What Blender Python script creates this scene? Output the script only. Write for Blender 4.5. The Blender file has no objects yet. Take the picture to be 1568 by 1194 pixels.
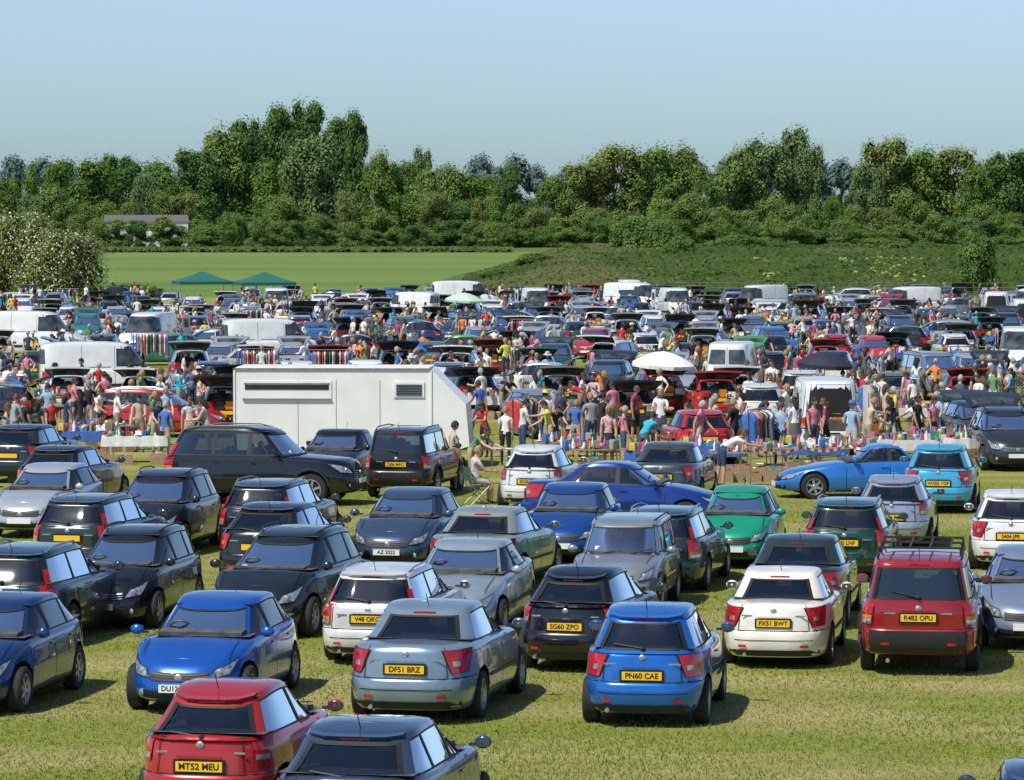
import bpy, bmesh, math, random
import numpy as np
from mathutils import Vector, Matrix
R=random.Random(11); NR=np.random.default_rng(7)
scene=bpy.context.scene
rad=math.radians
CAMH=6.8
# ------------------------------------------------------------------ materials
def mat(name,col,rough=.6,metal=0,coat=0,noise=0,nscale=8,bump=0,bscale=40,spec=.5,col2=None,trans=0):
    m=bpy.data.materials.new(name); m.use_nodes=True; nt=m.node_tree; b=nt.nodes['Principled BSDF']
    b.inputs['Roughness'].default_value=rough; b.inputs['Metallic'].default_value=metal
    b.inputs['Coat Weight'].default_value=coat; b.inputs['Coat Roughness'].default_value=.03
    b.inputs['Specular IOR Level'].default_value=spec
    c=(*col,1); b.inputs['Base Color'].default_value=c
    tc=nt.nodes.new('ShaderNodeTexCoord')
    if noise or col2:
        n=nt.nodes.new('ShaderNodeTexNoise'); n.inputs['Scale'].default_value=nscale; n.inputs['Detail'].default_value=5
        r=nt.nodes.new('ShaderNodeValToRGB'); r.color_ramp.elements[0].position=.35; r.color_ramp.elements[1].position=.65
        if col2: r.color_ramp.elements[0].color=c; r.color_ramp.elements[1].color=(*col2,1)
        else:
            r.color_ramp.elements[0].color=(*[x*(1-noise) for x in col],1); r.color_ramp.elements[1].color=(*[min(1,x*(1+noise)) for x in col],1)
        nt.links.new(tc.outputs['Object'],n.inputs['Vector']); nt.links.new(n.outputs['Fac'],r.inputs['Fac']); nt.links.new(r.outputs['Color'],b.inputs['Base Color'])
        if trans:
            t=nt.nodes.new('ShaderNodeBsdfTranslucent');mx=nt.nodes.new('ShaderNodeMixShader');mx.inputs[0].default_value=trans
            nt.links.new(r.outputs['Color'],t.inputs['Color']);nt.links.new(b.outputs[0],mx.inputs[1]);nt.links.new(t.outputs[0],mx.inputs[2]);nt.links.new(mx.outputs[0],nt.nodes['Material Output'].inputs['Surface'])
    if bump:
        n2=nt.nodes.new('ShaderNodeTexNoise'); n2.inputs['Scale'].default_value=bscale; bp=nt.nodes.new('ShaderNodeBump'); bp.inputs['Strength'].default_value=bump
        nt.links.new(tc.outputs['Object'],n2.inputs['Vector']); nt.links.new(n2.outputs['Fac'],bp.inputs['Height']); nt.links.new(bp.outputs['Normal'],b.inputs['Normal'])
    return m
_pc={}
def paint(col,metal=.35):
    k=(col,metal)
    if k not in _pc: _pc[k]=mat('car_paint',col,.27,metal,1.0,noise=.07,nscale=2.5)
    return _pc[k]
def glass_mat():
    m=bpy.data.materials.new('window_glass');m.use_nodes=True;nt=m.node_tree;nt.nodes.clear()
    o=nt.nodes.new('ShaderNodeOutputMaterial');mx=nt.nodes.new('ShaderNodeMixShader');t=nt.nodes.new('ShaderNodeBsdfTransparent');g=nt.nodes.new('ShaderNodeBsdfGlossy')
    t.inputs[0].default_value=(.36,.42,.40,1);g.inputs['Roughness'].default_value=.02;g.inputs['Color'].default_value=(.95,.97,1,1)
    f=nt.nodes.new('ShaderNodeFresnel');f.inputs[0].default_value=1.55;a=nt.nodes.new('ShaderNodeMath');a.operation='MULTIPLY_ADD';a.inputs[1].default_value=1.3;a.inputs[2].default_value=.07
    nt.links.new(f.outputs[0],a.inputs[0]);nt.links.new(a.outputs[0],mx.inputs[0]);nt.links.new(t.outputs[0],mx.inputs[1]);nt.links.new(g.outputs[0],mx.inputs[2]);nt.links.new(mx.outputs[0],o.inputs[0]);return m
M_black=mat('black_plastic',(.018,.018,.02),.5,noise=.2)
M_glass=mat('tinted_glass',(.014,.018,.020),.04,0,0,nscale=2.6,col2=(.085,.10,.10),spec=1.0)
M_tyre=mat('tyre_rubber',(.02,.02,.021),.85,noise=.2)
M_alloy=mat('alloy',(.45,.46,.48),.35,.7,noise=.1)
M_red=mat('red_lens',(.42,.010,.010),.12,0,.8,noise=.3,nscale=12)
M_clear=mat('headlamp_lens',(.42,.45,.47),.1,.5,1,noise=.5,nscale=14)
M_yel=mat('plate_yellow',(.85,.52,.02),.4,noise=.04)
M_wht=mat('plate_white',(.8,.8,.78),.4,noise=.04)
M_seam_open=mat('seam_and_opening_dark',(.008,.008,.008),.6,noise=.1)
M_amb=mat('amber_lens',(.7,.22,.02),.15,0,.8,noise=.2)
M_int=mat('car_interior',(.045,.045,.046),.9,nscale=5,col2=(.10,.098,.095))
M_seat=mat('seat_cloth',(.09,.092,.098),.9,nscale=9,col2=(.19,.19,.195))
M_vg=glass_mat()
CARM=[paint((.3,.3,.3)),M_black,M_glass,M_tyre,M_alloy,M_red,M_clear,M_yel,M_wht,M_seam_open,M_amb,M_int,M_vg,M_seat]
PAINT,BLK,GLS,TYR,ALY,RED,CLR,YEL,WHT,SEAM_OPEN,AMB,INT,VG,SEAT=range(14)
# ------------------------------------------------------------------ mesh builder
class MB:
    def __init__(s): s.v=[];s.f=[];s.m=[]
    def add(s,vs,fs,m):
        o=len(s.v); s.v+= [tuple(map(float,p)) for p in vs]
        for f in fs: s.f.append([o+i for i in f]); s.m.append(m)
    def box(s,c,d,m,rz=0,ry=0):
        M=Matrix.Rotation(rz,3,'Z')@Matrix.Rotation(ry,3,'Y'); vs=[]
        for x in(-.5,.5):
            for y in(-.5,.5):
                for z in(-.5,.5): vs.append(Vector(c)+M@Vector((x*d[0],y*d[1],z*d[2])))
        s.add(vs,[(0,1,3,2),(4,6,7,5),(0,4,5,1),(2,3,7,6),(0,2,6,4),(1,5,7,3)],m)
    def grid(s,G,m,closed=False):
        nu=len(G);nv=len(G[0]);vs=[p for r in G for p in r];fs=[]
        for i in range(nu-1):
            for j in range(nv if closed else nv-1):
                k=(j+1)%nv; fs.append((i*nv+j,(i+1)*nv+j,(i+1)*nv+k,i*nv+k))
        s.add(vs,fs,m)
    def tube(s,pts,rs,seg,m,cap=True):
        G=[];n=len(pts);P=[Vector(p) for p in pts]
        if isinstance(rs,(int,float)): rs=[rs]*n
        for i,p in enumerate(P):
            d=(P[min(i+1,n-1)]-P[max(i-1,0)]); d=d.normalized() if d.length>1e-9 else Vector((0,0,1))
            up=Vector((0,0,1)) if abs(d.z)<.9 else Vector((1,0,0))
            a=d.cross(up).normalized();b=d.cross(a)
            G.append([p+rs[i]*(math.cos(2*math.pi*k/seg)*a+math.sin(2*math.pi*k/seg)*b) for k in range(seg)])
        s.grid(G,m,True)
        if cap:
            s.add(G[0],[tuple(range(seg))],m); s.add(G[-1],[tuple(range(seg))],m)
    def ell(s,c,r,m,nu=8,nv=12):
        G=[]
        for i in range(nu+1):
            ph=math.pi*i/nu; row=[]
            for j in range(nv):
                th=2*math.pi*j/nv; row.append(Vector((r[0]*math.sin(ph)*math.cos(th),r[1]*math.sin(ph)*math.sin(th),r[2]*math.cos(ph)))+Vector(c))
            G.append(row)
        s.grid(G,m,True)
    def lathe_y(s,c,prof,seg,m):
        s.grid([[(c[0]+r*math.cos(2*math.pi*k/seg),c[1]+y,c[2]+r*math.sin(2*math.pi*k/seg)) for k in range(seg)] for (y,r) in prof],m,True)
    def lathe_z(s,c,prof,seg,m):
        s.grid([[(c[0]+r*math.cos(2*math.pi*k/seg),c[1]+r*math.sin(2*math.pi*k/seg),c[2]+z) for k in range(seg)] for (r,z) in prof],m,True)
    def frommesh(s,me):
        o=len(s.v)
        for v in me.vertices: s.v.append(tuple(v.co))
        for p in me.polygons: s.f.append([o+i for i in p.vertices]); s.m.append(p.material_index)
    def mesh(s,name,mats,smooth=35,merge=0):
        me=bpy.data.meshes.new(name); me.from_pydata(s.v,[],s.f)
        me.polygons.foreach_set('material_index',s.m)
        for m in mats: me.materials.append(m)
        if merge:
            bm=bmesh.new();bm.from_mesh(me);bmesh.ops.remove_doubles(bm,verts=bm.verts,dist=merge)
            bmesh.ops.dissolve_degenerate(bm,dist=1e-5,edges=bm.edges)
            bmesh.ops.recalc_face_normals(bm,faces=bm.faces);bm.to_mesh(me);bm.free()
        if smooth:
            me.polygons.foreach_set('use_smooth',[True]*len(me.polygons))
            me.set_sharp_from_angle(angle=rad(smooth))
        me.update(); return me
def place(name,me,loc,rz=0,sc=1,mats=None,parent=None):
    o=bpy.data.objects.new(name,me); scene.collection.objects.link(o)
    o.location=loc;o.rotation_euler=(0,0,rz); o.scale=(sc,sc,sc) if not isinstance(sc,tuple) else sc
    if mats:
        for i,m in mats.items(): o.material_slots[i].link='OBJECT'; o.material_slots[i].material=m
    if parent: o.parent=parent
    return o
def vol(me):
    bm=bmesh.new();bm.from_mesh(me);v=abs(bm.calc_volume());bad=sum(1 for e in bm.edges if not e.is_manifold);bm.free();return v,bad
# ------------------------------------------------------------------ cars
SP={
 'hatch_s':dict(L=3.8,W=.84,H=1.51,zn=.80,zc=.97,zd=1.0,cowl=1.14,rf=.32,rr=-1.46,rb=-1.80,R=.30,ax=(1.22,-1.20),tl='corner',nR=4.4,nF=3.3,dr=.085,tin=.20),
 'hatch_r':dict(L=3.8,W=.83,H=1.48,zn=.76,zc=.96,zd=1.0,cowl=1.12,rf=.28,rr=-1.30,rb=-1.82,R=.30,ax=(1.20,-1.18),tl='high',nR=4.0,nF=3.2,dr=.12,tin=.22),
 'hatch_m':dict(L=4.2,W=.88,H=1.46,zn=.74,zc=.95,zd=1.0,cowl=1.16,rf=.24,rr=-1.38,rb=-1.98,R=.32,ax=(1.30,-1.28),tl='corner',dr=.08,tin=.20,nR=4.8,nF=3.4),
 'saloon':dict(L=4.6,W=.885,H=1.46,zn=.74,zc=.95,zd=1.03,cowl=1.14,rf=.25,rr=-1.02,rb=-1.66,R=.32,ax=(1.40,-1.32),tl='corner',tin=.20,dr=.06,nR=4.6),
 'estate':dict(L=4.55,W=.88,H=1.49,zn=.75,zc=.94,zd=.97,cowl=1.15,rf=.32,rr=-1.90,rb=-2.18,R=.32,ax=(1.38,-1.30),tl='tall',dr=.06),
 'mpv':dict(L=4.4,W=.90,H=1.63,zn=.84,zc=1.04,zd=1.03,cowl=1.40,rf=.34,rr=-1.78,rb=-2.10,R=.33,ax=(1.38,-1.34),tl='corner',dr=.10,tin=.21,nR=4.8),
 'suv':dict(L=4.5,W=.90,H=1.76,zn=1.0,zc=1.12,zd=1.10,cowl=.98,rf=.46,rr=-2.05,rb=-2.17,R=.37,ax=(1.35,-1.32),tl='tall',zb=.32,arch=1,nR=7.5,nF=4.5,tin=.13,dr=.03),
 'suv_l':dict(L=4.9,W=.97,H=1.84,zn=1.05,zc=1.15,zd=1.12,cowl=1.05,rf=.42,rr=-1.95,rb=-2.33,R=.39,ax=(1.45,-1.43),tl='tall',zb=.30,arch=1),
 'van':dict(L=5.0,W=.97,H=2.2,zn=.98,zc=1.22,zd=1.15,cowl=1.62,rf=.95,rr=-2.40,rb=-2.46,R=.33,ax=(1.60,-1.45),tl='tall',zb=.26,van=1,tin=.12),
 'coupe':dict(L=4.35,W=.86,H=1.30,zn=.64,zc=.86,zd=.92,cowl=.72,rf=-.02,rr=-.95,rb=-1.55,R=.31,ax=(1.30,-1.22),tl='corner',tin=.24,dr=.09,nR=4.4,nF=3.0),
}
INFO={}
def build_car(key,op=False):
    s=SP[key];L,W,H=s['L'],s['W'],s['H'];hl=L/2;zb=s.get('zb',.19);Rw=s['R'];van=s.get('van');tin=s.get('tin',.19)
    nF,nR=s.get('nF',3.6),s.get('nR',5.5);dr_=s.get('dr',.05)
    ztx=[-hl,s['rb'],0,s['cowl'],hl-.35,hl-.12,hl];ztz=[s['zd']-.02,s['zd'],(s['zd']+s['zc'])/2-.01,s['zc'],s['zn']+.03,s['zn']-.03,s['zn']-.12]
    ztop=lambda x: float(np.interp(x,ztx,ztz))
    T=[0,.06,.14,.30,.46,.50,.53,.60,.70,.80,.90,.96,1.0]
    fX=lambda t: hl-float(np.interp(t,[0,.08,.2,.45,.6,.75,.9,.97,1],[.16,.05,.01,0,.03,.07,.15,.22,.32]))
    bi=.05 if not van else .03
    k1=.02 if (van or s['tl']=='tall') else .06
    rX=lambda t:-hl+float(np.interp(t,[0,.08,.2,.40,.49,.52,.8,.95,1],[.14,.05,.01,0,.01,bi+.01,bi+k1*.5,bi+k1,bi+k1+.04]))
    wX=lambda t: W-float(np.interp(t,[0,.07,.25,.5,.62,.68,.8,.93,.98,1],[.09,.04,.005,0,.004,.016,.022,.035,.06,.10]))
    g0x,g1x=s['cowl'],s['rf']
    gF=lambda t: float(np.interp(t,[0,.84,.92,.98,1],[g0x,g1x,g1x-.14,g1x-.38,g1x-.75]))
    gR=lambda t: float(np.interp(t,[0,.84,.92,.98,1],[s['rb'],s['rr'],s['rr']+.05,s['rr']+.2,s['rr']+.5 if s['rr']<-1 else s['rr']+.3]))
    if g1x-.75-(s['rr']+.3)<.35: gF=lambda t: float(np.interp(t,[0,.84,.92,.98,1],[g0x,g1x,g1x-.08,g1x-.18,g1x-.32]))
    gW=lambda t: float(np.interp(t,[0,.84,.92,.98,1],[W-.085,W-.085-tin,W-.11-tin,W-.19-tin,W-.34-tin]))
    gZ=lambda t: float(np.interp(t,[0,.84,.92,.98,1],[0,.88,.955,.99,1.0]))
    xm=(g1x+s['rr'])/2;hr=(g1x-s['rr'])/2
    def sec(xf,xr,w,kind,a,sg):
        xc=(xf+xr)/2;h=(xf-xr)/2
        if kind=='side':
            cx=max(-.9999,min(.9999,(a-xc)/h));n=nF if cx>0 else nR
            return a,sg*w*(1-abs(cx)**n)**(1/n)
        if kind in('front','rear'):
            cy=max(-.9999,min(.9999,a/w));n=nF if kind=='front' else nR
            e=h*(1-abs(cy)**n)**(1/n); return (xc+e if kind=='front' else xc-e),a
        if kind in('angr','angf'):
            n=nF if kind=='angf' else nR;th=rad(a);c=math.cos(th)**(2/n);q=math.sin(th)**(2/n)
            return xc+(h*c if kind=='angf' else -h*c),sg*w*q
        if kind=='unit': return xc+h*a[0],sg*w*a[1]
    def LOW(kind,a,t,sg=1):
        x,y=sec(fX(t),rX(t),wX(t),kind,a,sg); return Vector((x,y,zb+t*(ztop(x)-zb)))
    def GRN(kind,a,t,sg=1):
        x,y=sec(gF(t),gR(t),gW(t),kind,a,sg); b=ztop(x)-.03
        Hx=H-dr_*min(1.6,abs((x-xm)/hr))**2.5
        return Vector((x,y,b+gZ(t)*(Hx-b)))
    U=[];er=.629**(2/nR)-.02;ef=.602**(2/nF)-.02;sf=.629**(2/nF)-.02
    for q in(0,.3,.6,.85,1): cy=q*er;U.append((-(1-cy**nR)**(1/nR),cy))
    for th in(39,45,51): U.append((-math.cos(rad(th))**(2/nR),math.sin(rad(th))**(2/nR)))
    for cx in np.linspace(-er,sf,18): n=nR if cx<0 else nF; U.append((float(cx),float((1-abs(cx)**n)**(1/n))))
    for th in(51,44,37): U.append((math.cos(rad(th))**(2/nF),math.sin(rad(th))**(2/nF)))
    for q in(1,.7,.35,0): cy=q*ef;U.append(((1-cy**nF)**(1/nF),cy))
    low=MB()
    for sg in(1,-1):
        G=[[LOW('unit',u,t,sg) for u in U] for t in T]; low.grid(G,0)
    def cap(mb,F,t,crown,m=0):
        G=[]
        for u in U:
            p=F('unit',u,t,1);row=[]
            for q in(1,.7,.35,0,-.35,-.7,-1):
                z=p.z+crown*(1-q*q)*min(1,abs(p.y)/W*1.2); row.append((p.x,p.y*q,z))
            G.append(row)
        mb.grid(G,m)
    cap(low,LOW,1.0,.03);cap(low,LOW,0.0,0,m=1)
    lm=low.mesh('tmp',CARM,0,merge=1e-4); lo=place('tmp',lm,(0,0,0))
    cut=MB()
    for ax in s['ax']:
        for sg in(1,-1):
            G=[];y0=sg*(W-.27);y1=sg*(W+.3);rr=Rw+.05
            for y in(y0,y1): G.append([(ax+rr*math.cos(2*math.pi*k/28+.03),y,Rw+.02+rr*math.sin(2*math.pi*k/28+.03)) for k in range(28)])
            cut.grid(G,1,True);cut.add(G[0],[tuple(range(28))],1);cut.add(G[1],[tuple(range(28))],1)
    cm=cut.mesh('tmpc',CARM,0,merge=1e-5); co=place('tmpc',cm,(0,0,0))
    v0,bad0=vol(lm);ok=False
    for sol in('EXACT','FAST'):
        for mm in list(lo.modifiers): lo.modifiers.remove(mm)
        md=lo.modifiers.new('b','BOOLEAN');md.operation='DIFFERENCE';md.object=co;md.solver=sol
        bpy.context.view_layer.update();dg=bpy.context.evaluated_depsgraph_get()
        res=bpy.data.meshes.new_from_object(lo.evaluated_get(dg));v1,bad1=vol(res)
        if .80*v0<v1<.99*v0: ok=True;break
    mb=MB();mb.frommesh(res if ok else lm)
    for o in(lo,co): bpy.data.objects.remove(o)
    wo=0 if ok else .09
    if not ok:
        for ax in s['ax']:
            for sg in(1,-1): mb.lathe_y((ax,sg*(W+.004),Rw+.02),[(0,Rw+.05),(0,.001)],28,SEAM_OPEN);mb.lathe_y((ax,sg*(W-.02),Rw+.02),[(0,Rw+.05),(sg*.024,Rw+.05)],28,SEAM_OPEN)
    def patch(F,kind,cs,m,off=.006,sg=1,nu=6,nt=4):
        def pt(a,t):
            p=F(kind,a,t,sg);e=1e-3*(50 if kind.startswith('ang') else 1)
            pa=F(kind,a+e,t,sg)-p;pq=F(kind,a,t+1e-3,sg)-p
            if t>.995: pq=p-F(kind,a,t-1e-3,sg)
            n=pa.cross(pq)
            if n.length<1e-12: return p
            n.normalize()
            if n.dot(p-Vector((p.x*.6,0,.5)))<0:n=-n
            return p+n*off
        G=[]
        for j in range(nt+1):
            v=j/nt;row=[]
            for i in range(nu+1):
                u=i/nu
                a=(cs[0][0]*(1-u)+cs[1][0]*u)*(1-v)+(cs[3][0]*(1-u)+cs[2][0]*u)*v
                t=(cs[0][1]*(1-u)+cs[1][1]*u)*(1-v)+(cs[3][1]*(1-u)+cs[2][1]*u)*v
                row.append(pt(a,t))
            G.append(row)
        mb.grid(G,m)
    def rect(F,kind,a0,a1,t0,t1,m,off=.006,sg=1,nu=6,nt=4): patch(F,kind,[(a0,t0),(a1,t0),(a1,t1),(a0,t1)],m,off,sg,nu,nt)
    wb=W-.085;wt=wb-tin;rr_=s['rr']
    if van:
        for sg in(1,-1): mb.grid([[GRN('unit',u,t,sg) for u in U] for t in(0,.2,.4,.6,.84,.88,.92,.95,.98,1.0)],0)
        cap(mb,GRN,1.0,.012)
        patch(GRN,'front',[(-wb*.90,.05),(wb*.90,.05),(wt*.90,.83),(-wt*.90,.83)],SEAM_OPEN,.004,nu=12)
        patch(GRN,'front',[(-wb*.86,.09),(wb*.86,.09),(wt*.86,.80),(-wt*.86,.80)],GLS,.009,nu=12)
    else:
        tb,tt=.11,.78
        for sg in(1,-1):
            mb.grid([[GRN('unit',u,t,sg) for u in U] for t in(0,.055,tb)],0)
            mb.grid([[GRN('unit',u,t,sg) for u in U] for t in(tt,.81,.84,.88,.92,.95,.98,1.0)],0)
        cap(mb,GRN,1.0,.012)
        ROUND=('hatch_s','hatch_m','mpv','hatch_r','saloon','coupe')
        rw=.80 if key in ROUND else .87
        if key=='saloon': rw=.76
        tha,thb=44,52.5
        thr=math.degrees(math.asin(rw**(nR/2)));thq=max(thr+7,54 if key in ROUND else 48)
        if key in('saloon','coupe'): thq=62
        yf=lambda t: gW(t)*math.sin(rad(tha))**(2/nF)
        xF=lambda t:(gF(t)+gR(t))/2+(gF(t)-gR(t))/2*math.cos(rad(thb))**(2/nF)
        xR=lambda t:(gF(t)+gR(t))/2-(gF(t)-gR(t))/2*math.cos(rad(thq))**(2/nR)
        patch(GRN,'front',[(-yf(tb),tb),(yf(tb),tb),(yf(tt),tt),(-yf(tt),tt)],VG,-.004,nu=12)
        rect(GRN,'front',-yf(tb),yf(tb),tb-.03,tb+.03,SEAM_OPEN,.003,nu=12,nt=1);rect(GRN,'front',-yf(tt),yf(tt),tt-.02,tt+.01,SEAM_OPEN,.003,nu=12,nt=1)
        closed=not op or key=='saloon'
        for sg in(1,-1):
            rect(GRN,'angf',tha-.6,thb+.6,tb,tt,SEAM_OPEN,-.002,sg,4);rect(GRN,'angf',tha+.2,thb-.4,tb,tt,PAINT,.003,sg,4)
            if closed:
                rect(GRN,'angr',thr-.8,thq+.8,tb,tt,SEAM_OPEN,-.002,sg,6);rect(GRN,'angr',thr+.4,thq-.4,tb,tt,PAINT,.003,sg,8)
            else: rect(GRN,'angr',thr-.8,thq,tb,tt,PAINT,0,sg,6)
        if closed:
            yr=lambda t:gW(t)*rw
            patch(GRN,'rear',[(-yr(tb),tb),(yr(tb),tb),(yr(tt),tt),(-yr(tt),tt)],VG,-.004,nu=10)
            t2=.17 if key!='saloon' else .13
            rect(GRN,'rear',-yr(tb),yr(tb),tb-.01,t2,SEAM_OPEN,.003,nu=10,nt=1);rect(GRN,'rear',-yr(tt),yr(tt),tt-.03,tt+.01,SEAM_OPEN,.003,nu=10,nt=1)
            for sg in(1,-1): patch(GRN,'rear',[(sg*(yr(tb)-.05),tb),(sg*yr(tb),tb),(sg*yr(tt),tt),(sg*(yr(tt)-.05),tt)],SEAM_OPEN,.003,nu=1)
            if key not in('saloon','coupe'):
                p0=GRN('rear',0,t2+.0)+Vector((-.03,0,0));p1=GRN('rear',.38,t2+.11)+Vector((-.03,0,0));mb.tube([p0,p1],.011,4,BLK);mb.ell(p0,(.04,.04,.03),BLK,4,6)
            p=GRN('rear',0,.86)+Vector((-.015,0,0));mb.box(p,(.02,.3,.02),RED)
            if key in('hatch_m','hatch_s','mpv','estate','hatch_r'):
                mb.grid([[GRN('rear',y,t)+Vector((-dx,0,dz)) for y in np.linspace(-wt*.85,wt*.85,7)] for (t,dx,dz) in((.93,0,.005),(.88,.07,.02),(.85,.0,.0))],PAINT)
        mid=-.10 if key not in('hatch_s','hatch_r') else -.28
        if key=='coupe': mid=-.55
        four=key not in('hatch_s','hatch_r','coupe');c2=-1.0
        for sg in(1,-1):
            patch(GRN,'side',[(xR(tb),tb),(xF(tb),tb),(xF(tt),tt),(xR(tt),tt)],VG,-.004,sg,12)
            for ta,tc_,pp in((tb-.015,tb+.025,0),(tt-.02,tt+.015,1)): 
                tq=tb if not pp else tt;rect(GRN,'side',xR(tq),xF(tq),ta,tc_,SEAM_OPEN,.003,sg,12,1)
            rect(GRN,'side',mid-.055,mid+.045,tb,tt,SEAM_OPEN,.002,sg,2)
            if four and xR(tt)<c2-.1: patch(GRN,'side',[(c2-.04,tb),(c2+.04,tb),(c2+.06,tt),(c2-.0,tt)],SEAM_OPEN,.002,sg,2)
            mb.tube([GRN('side',xF(tb)-.20,tb,sg),GRN('side',min(xF(tt)-.02,xF(tb)-.26),.5,sg)],.012,4,BLK)
        xs_=np.linspace(s['rb']+.16,g0x-.22,12)
        mb.grid([[(x,y,ztop(x)+.035) for y in np.linspace(-(wb-.07),wb-.07,3)] for x in xs_],INT)
        # headlining under the roof
        mb.grid([[(x,y,H-.10) for y in np.linspace(-(wt-.06),wt-.06,3)] for x in np.linspace(s['rr']+.12,g1x-.12,4)],INT)
        bz=ztop(0);sx_=-.12 if key!='coupe' else -.45
        for y in(-.36,.36):
            mb.box((sx_,y,bz+.10),(.12,.46,.24),SEAT,ry=-.2);mb.ell((sx_-.08,y,bz+.26),(.06,.13,.07),SEAT,6,8)
        if key!='coupe':
            for y in((-.40,0,.40) if four else (-.35,.35)): mb.ell((-.9,y,bz+.15),(.05,.12,.06),SEAT,6,8)
            mb.box((-.9,0,bz+.05),(.12,1.15,.10),SEAT)
        mb.box((g0x-.42,0,bz+.04),(.3,1.2,.09),INT,ry=.1)
        pts=[(g0x-.62+.04*math.cos(t),-.36+.18*math.sin(t),bz+.04+.15*math.cos(t)) for t in np.linspace(-1.6,1.6,9)];mb.tube(pts,.015,5,BLK)
        mb.ell((g1x-.02,0,H-.19),(.02,.12,.04),BLK,4,8)
        pw=GRN('front',-.45,.24)+Vector((-.012,0,0));mb.box(pw,(.012,.09,.07),WHT,ry=-.6)
    for yy in(-.35,.25):
        p0=GRN('front',yy-.05,.07)+Vector((.03,0,.01));p1=GRN('front',yy+.38,.20)+Vector((.03,0,.02)); mb.tube([p0,p1],.009,4,BLK)
    if op:
        rect(LOW,'rear',-W*.72,W*.72,.53,.99,INT,.006)  # flat dark panel painted in for the shaded boot hollow
        if van: patch(GRN,'rear',[(-wb*.90,.0),(wb*.90,.0),(wt*.90,.86),(-wt*.90,.86)],SEAM_OPEN,.006,nu=10)  # near-black sheet, the shade inside the open van as colour
        for k in range(4): mb.box((-hl+.10,-.45+.3*k,s['zd']-.12+.05*(k%2)),(.12,.24,.2+.08*(k%3)),[WHT,AMB,BLK,RED][k])
        hx,hz=s['rr'],H-.06
        if van:
            for sg in(1,-1):
                mb.grid([[(s['rb']-.03-.75*u,sg*(W-.06+.12*u),.5+(H-.65)*v) for u in(0,.5,1)] for v in(0,.5,1)],0)
                mb.box((s['rb']-.42,sg*(W+.0)+sg*.035,1.62),(.45,.02,.45),GLS)
        else:
            a=rad(26);Lg=(s['zd']-.45)*.55+ (H-s['zd'])*1.05
            def tg(u,v,dz=0):
                w=(wt+.02)+(W-.1-wt)*min(1,u*1.5); bend=-.18*max(0,u-.55)
                return (hx-Lg*u*math.cos(a)-dz*.3,w*v,hz+Lg*u*math.sin(a)+bend*Lg+dz+.03*(1-v*v))
            us=(0,.2,.4,.6,.8,.95,1);vs=(-1,-.9,-.5,0,.5,.9,1)
            mb.grid([[tg(u,v) for v in vs] for u in us],PAINT);mb.grid([[tg(u,v*.99,-.05) for v in vs] for u in us],BLK)
            mb.grid([[tg(u,v*.99,-.06) for v in(-.8,0,.8)] for u in(.1,.3,.52)],GLS);mb.grid([[tg(u,v,.008) for v in(-.82,-.4,0,.4,.82)] for u in(.1,.3,.52)],GLS)
            mb.grid([[Vector(tg(1,v))+Vector((0,0,-z)) for v in vs] for z in(0,.06)],PAINT)
            for sg in(1,-1): mb.tube([(hx-.08,sg*(wt-.02),hz-.1),tg(.55,sg*.88,-.05)],.012,5,BLK)
    elif van:
        for sg in(1,-1): patch(GRN,'rear',[(sg*.06,.25),(sg*wb*.80,.25),(sg*wt*.80,.75),(sg*.06,.75)],GLS,.009)
        patch(GRN,'rear',[(-.01,.0),(.01,.0),(.01,.85),(-.01,.85)],SEAM_OPEN,.006)
    if s['tl']=='corner':
        for sg in(1,-1):
            patch(LOW,'angr',[(24,.58),(50,.60),(58,.95),(15,.95)],SEAM_OPEN,.006,sg,8)
            patch(LOW,'angr',[(25,.59),(49,.61),(56,.94),(17,.94)],RED,.014,sg,8)
            patch(LOW,'angr',[(27,.70),(36,.70),(36,.78),(26,.78)],CLR if key!='hatch_m' else AMB,.018,sg,4)
    elif s['tl']=='high':
        for sg in(1,-1):
            patch(LOW,'angr',[(30,.66),(48,.66),(54,.99),(28,.99)],RED,.012,sg,6)
            rect(LOW,'angr',31,47,.70,.77,CLR,.017,sg,4)
    else:
        for sg in(1,-1):
            rect(LOW,'angr',22,52,.58,.99,RED,.012,sg,6)
            rect(LOW,'angr',24,50,.60,.68,CLR,.017,sg,4);rect(LOW,'angr',24,50,.69,.75,AMB,.017,sg,4)
            if not van and key!='suv': rect(GRN,'angr',36,thq-.8,.03,.50,RED,.012,sg,4)
    if not op or key=='saloon':
        for sg in(1,-1): rect(LOW,'angr',19.4,20.3,.53,1.0,SEAM_OPEN,.004,sg,1,6)
    rect(LOW,'rear',-W*.86,W*.86,.505,.525,SEAM_OPEN,.006,nu=12,nt=1)
    for sg in(1,-1): rect(LOW,'angr',30,60,.505,.52,SEAM_OPEN,.005,sg,6,1)
    rect(LOW,'rear',-W*.80,W*.80,.03,.15,BLK,.006,nu=10,nt=2)
    rect(LOW,'rear',-W*.70,W*.70,.33,.345,SEAM_OPEN,.005,nu=10,nt=1)
    rect(LOW,'rear',-W*.62,-W*.48,.20,.25,RED,.008);rect(LOW,'rear',W*.48,W*.62,.20,.25,RED,.008)
    if s.get('arch'): rect(LOW,'rear',-W*.9,W*.9,.05,.48,BLK if key=='suv' else SEAM_OPEN,.007,nu=12)
    tp=.66 if key in('saloon','hatch_m','suv_l','mpv') else .62
    if key in('suv','estate'): tp=.72
    if van: tp=.34
    pr=LOW('rear',0,tp)+Vector((-.022,0,0))
    mb.box(pr+Vector((.008,0,0)),(.02,.58,.15),SEAM_OPEN);mb.box(pr+Vector((-.008,0,0)),(.012,.52,.108),YEL)
    mb.box(pr+Vector((.004,0,.10)),(.03,.5,.025),PAINT if not van else BLK)
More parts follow.
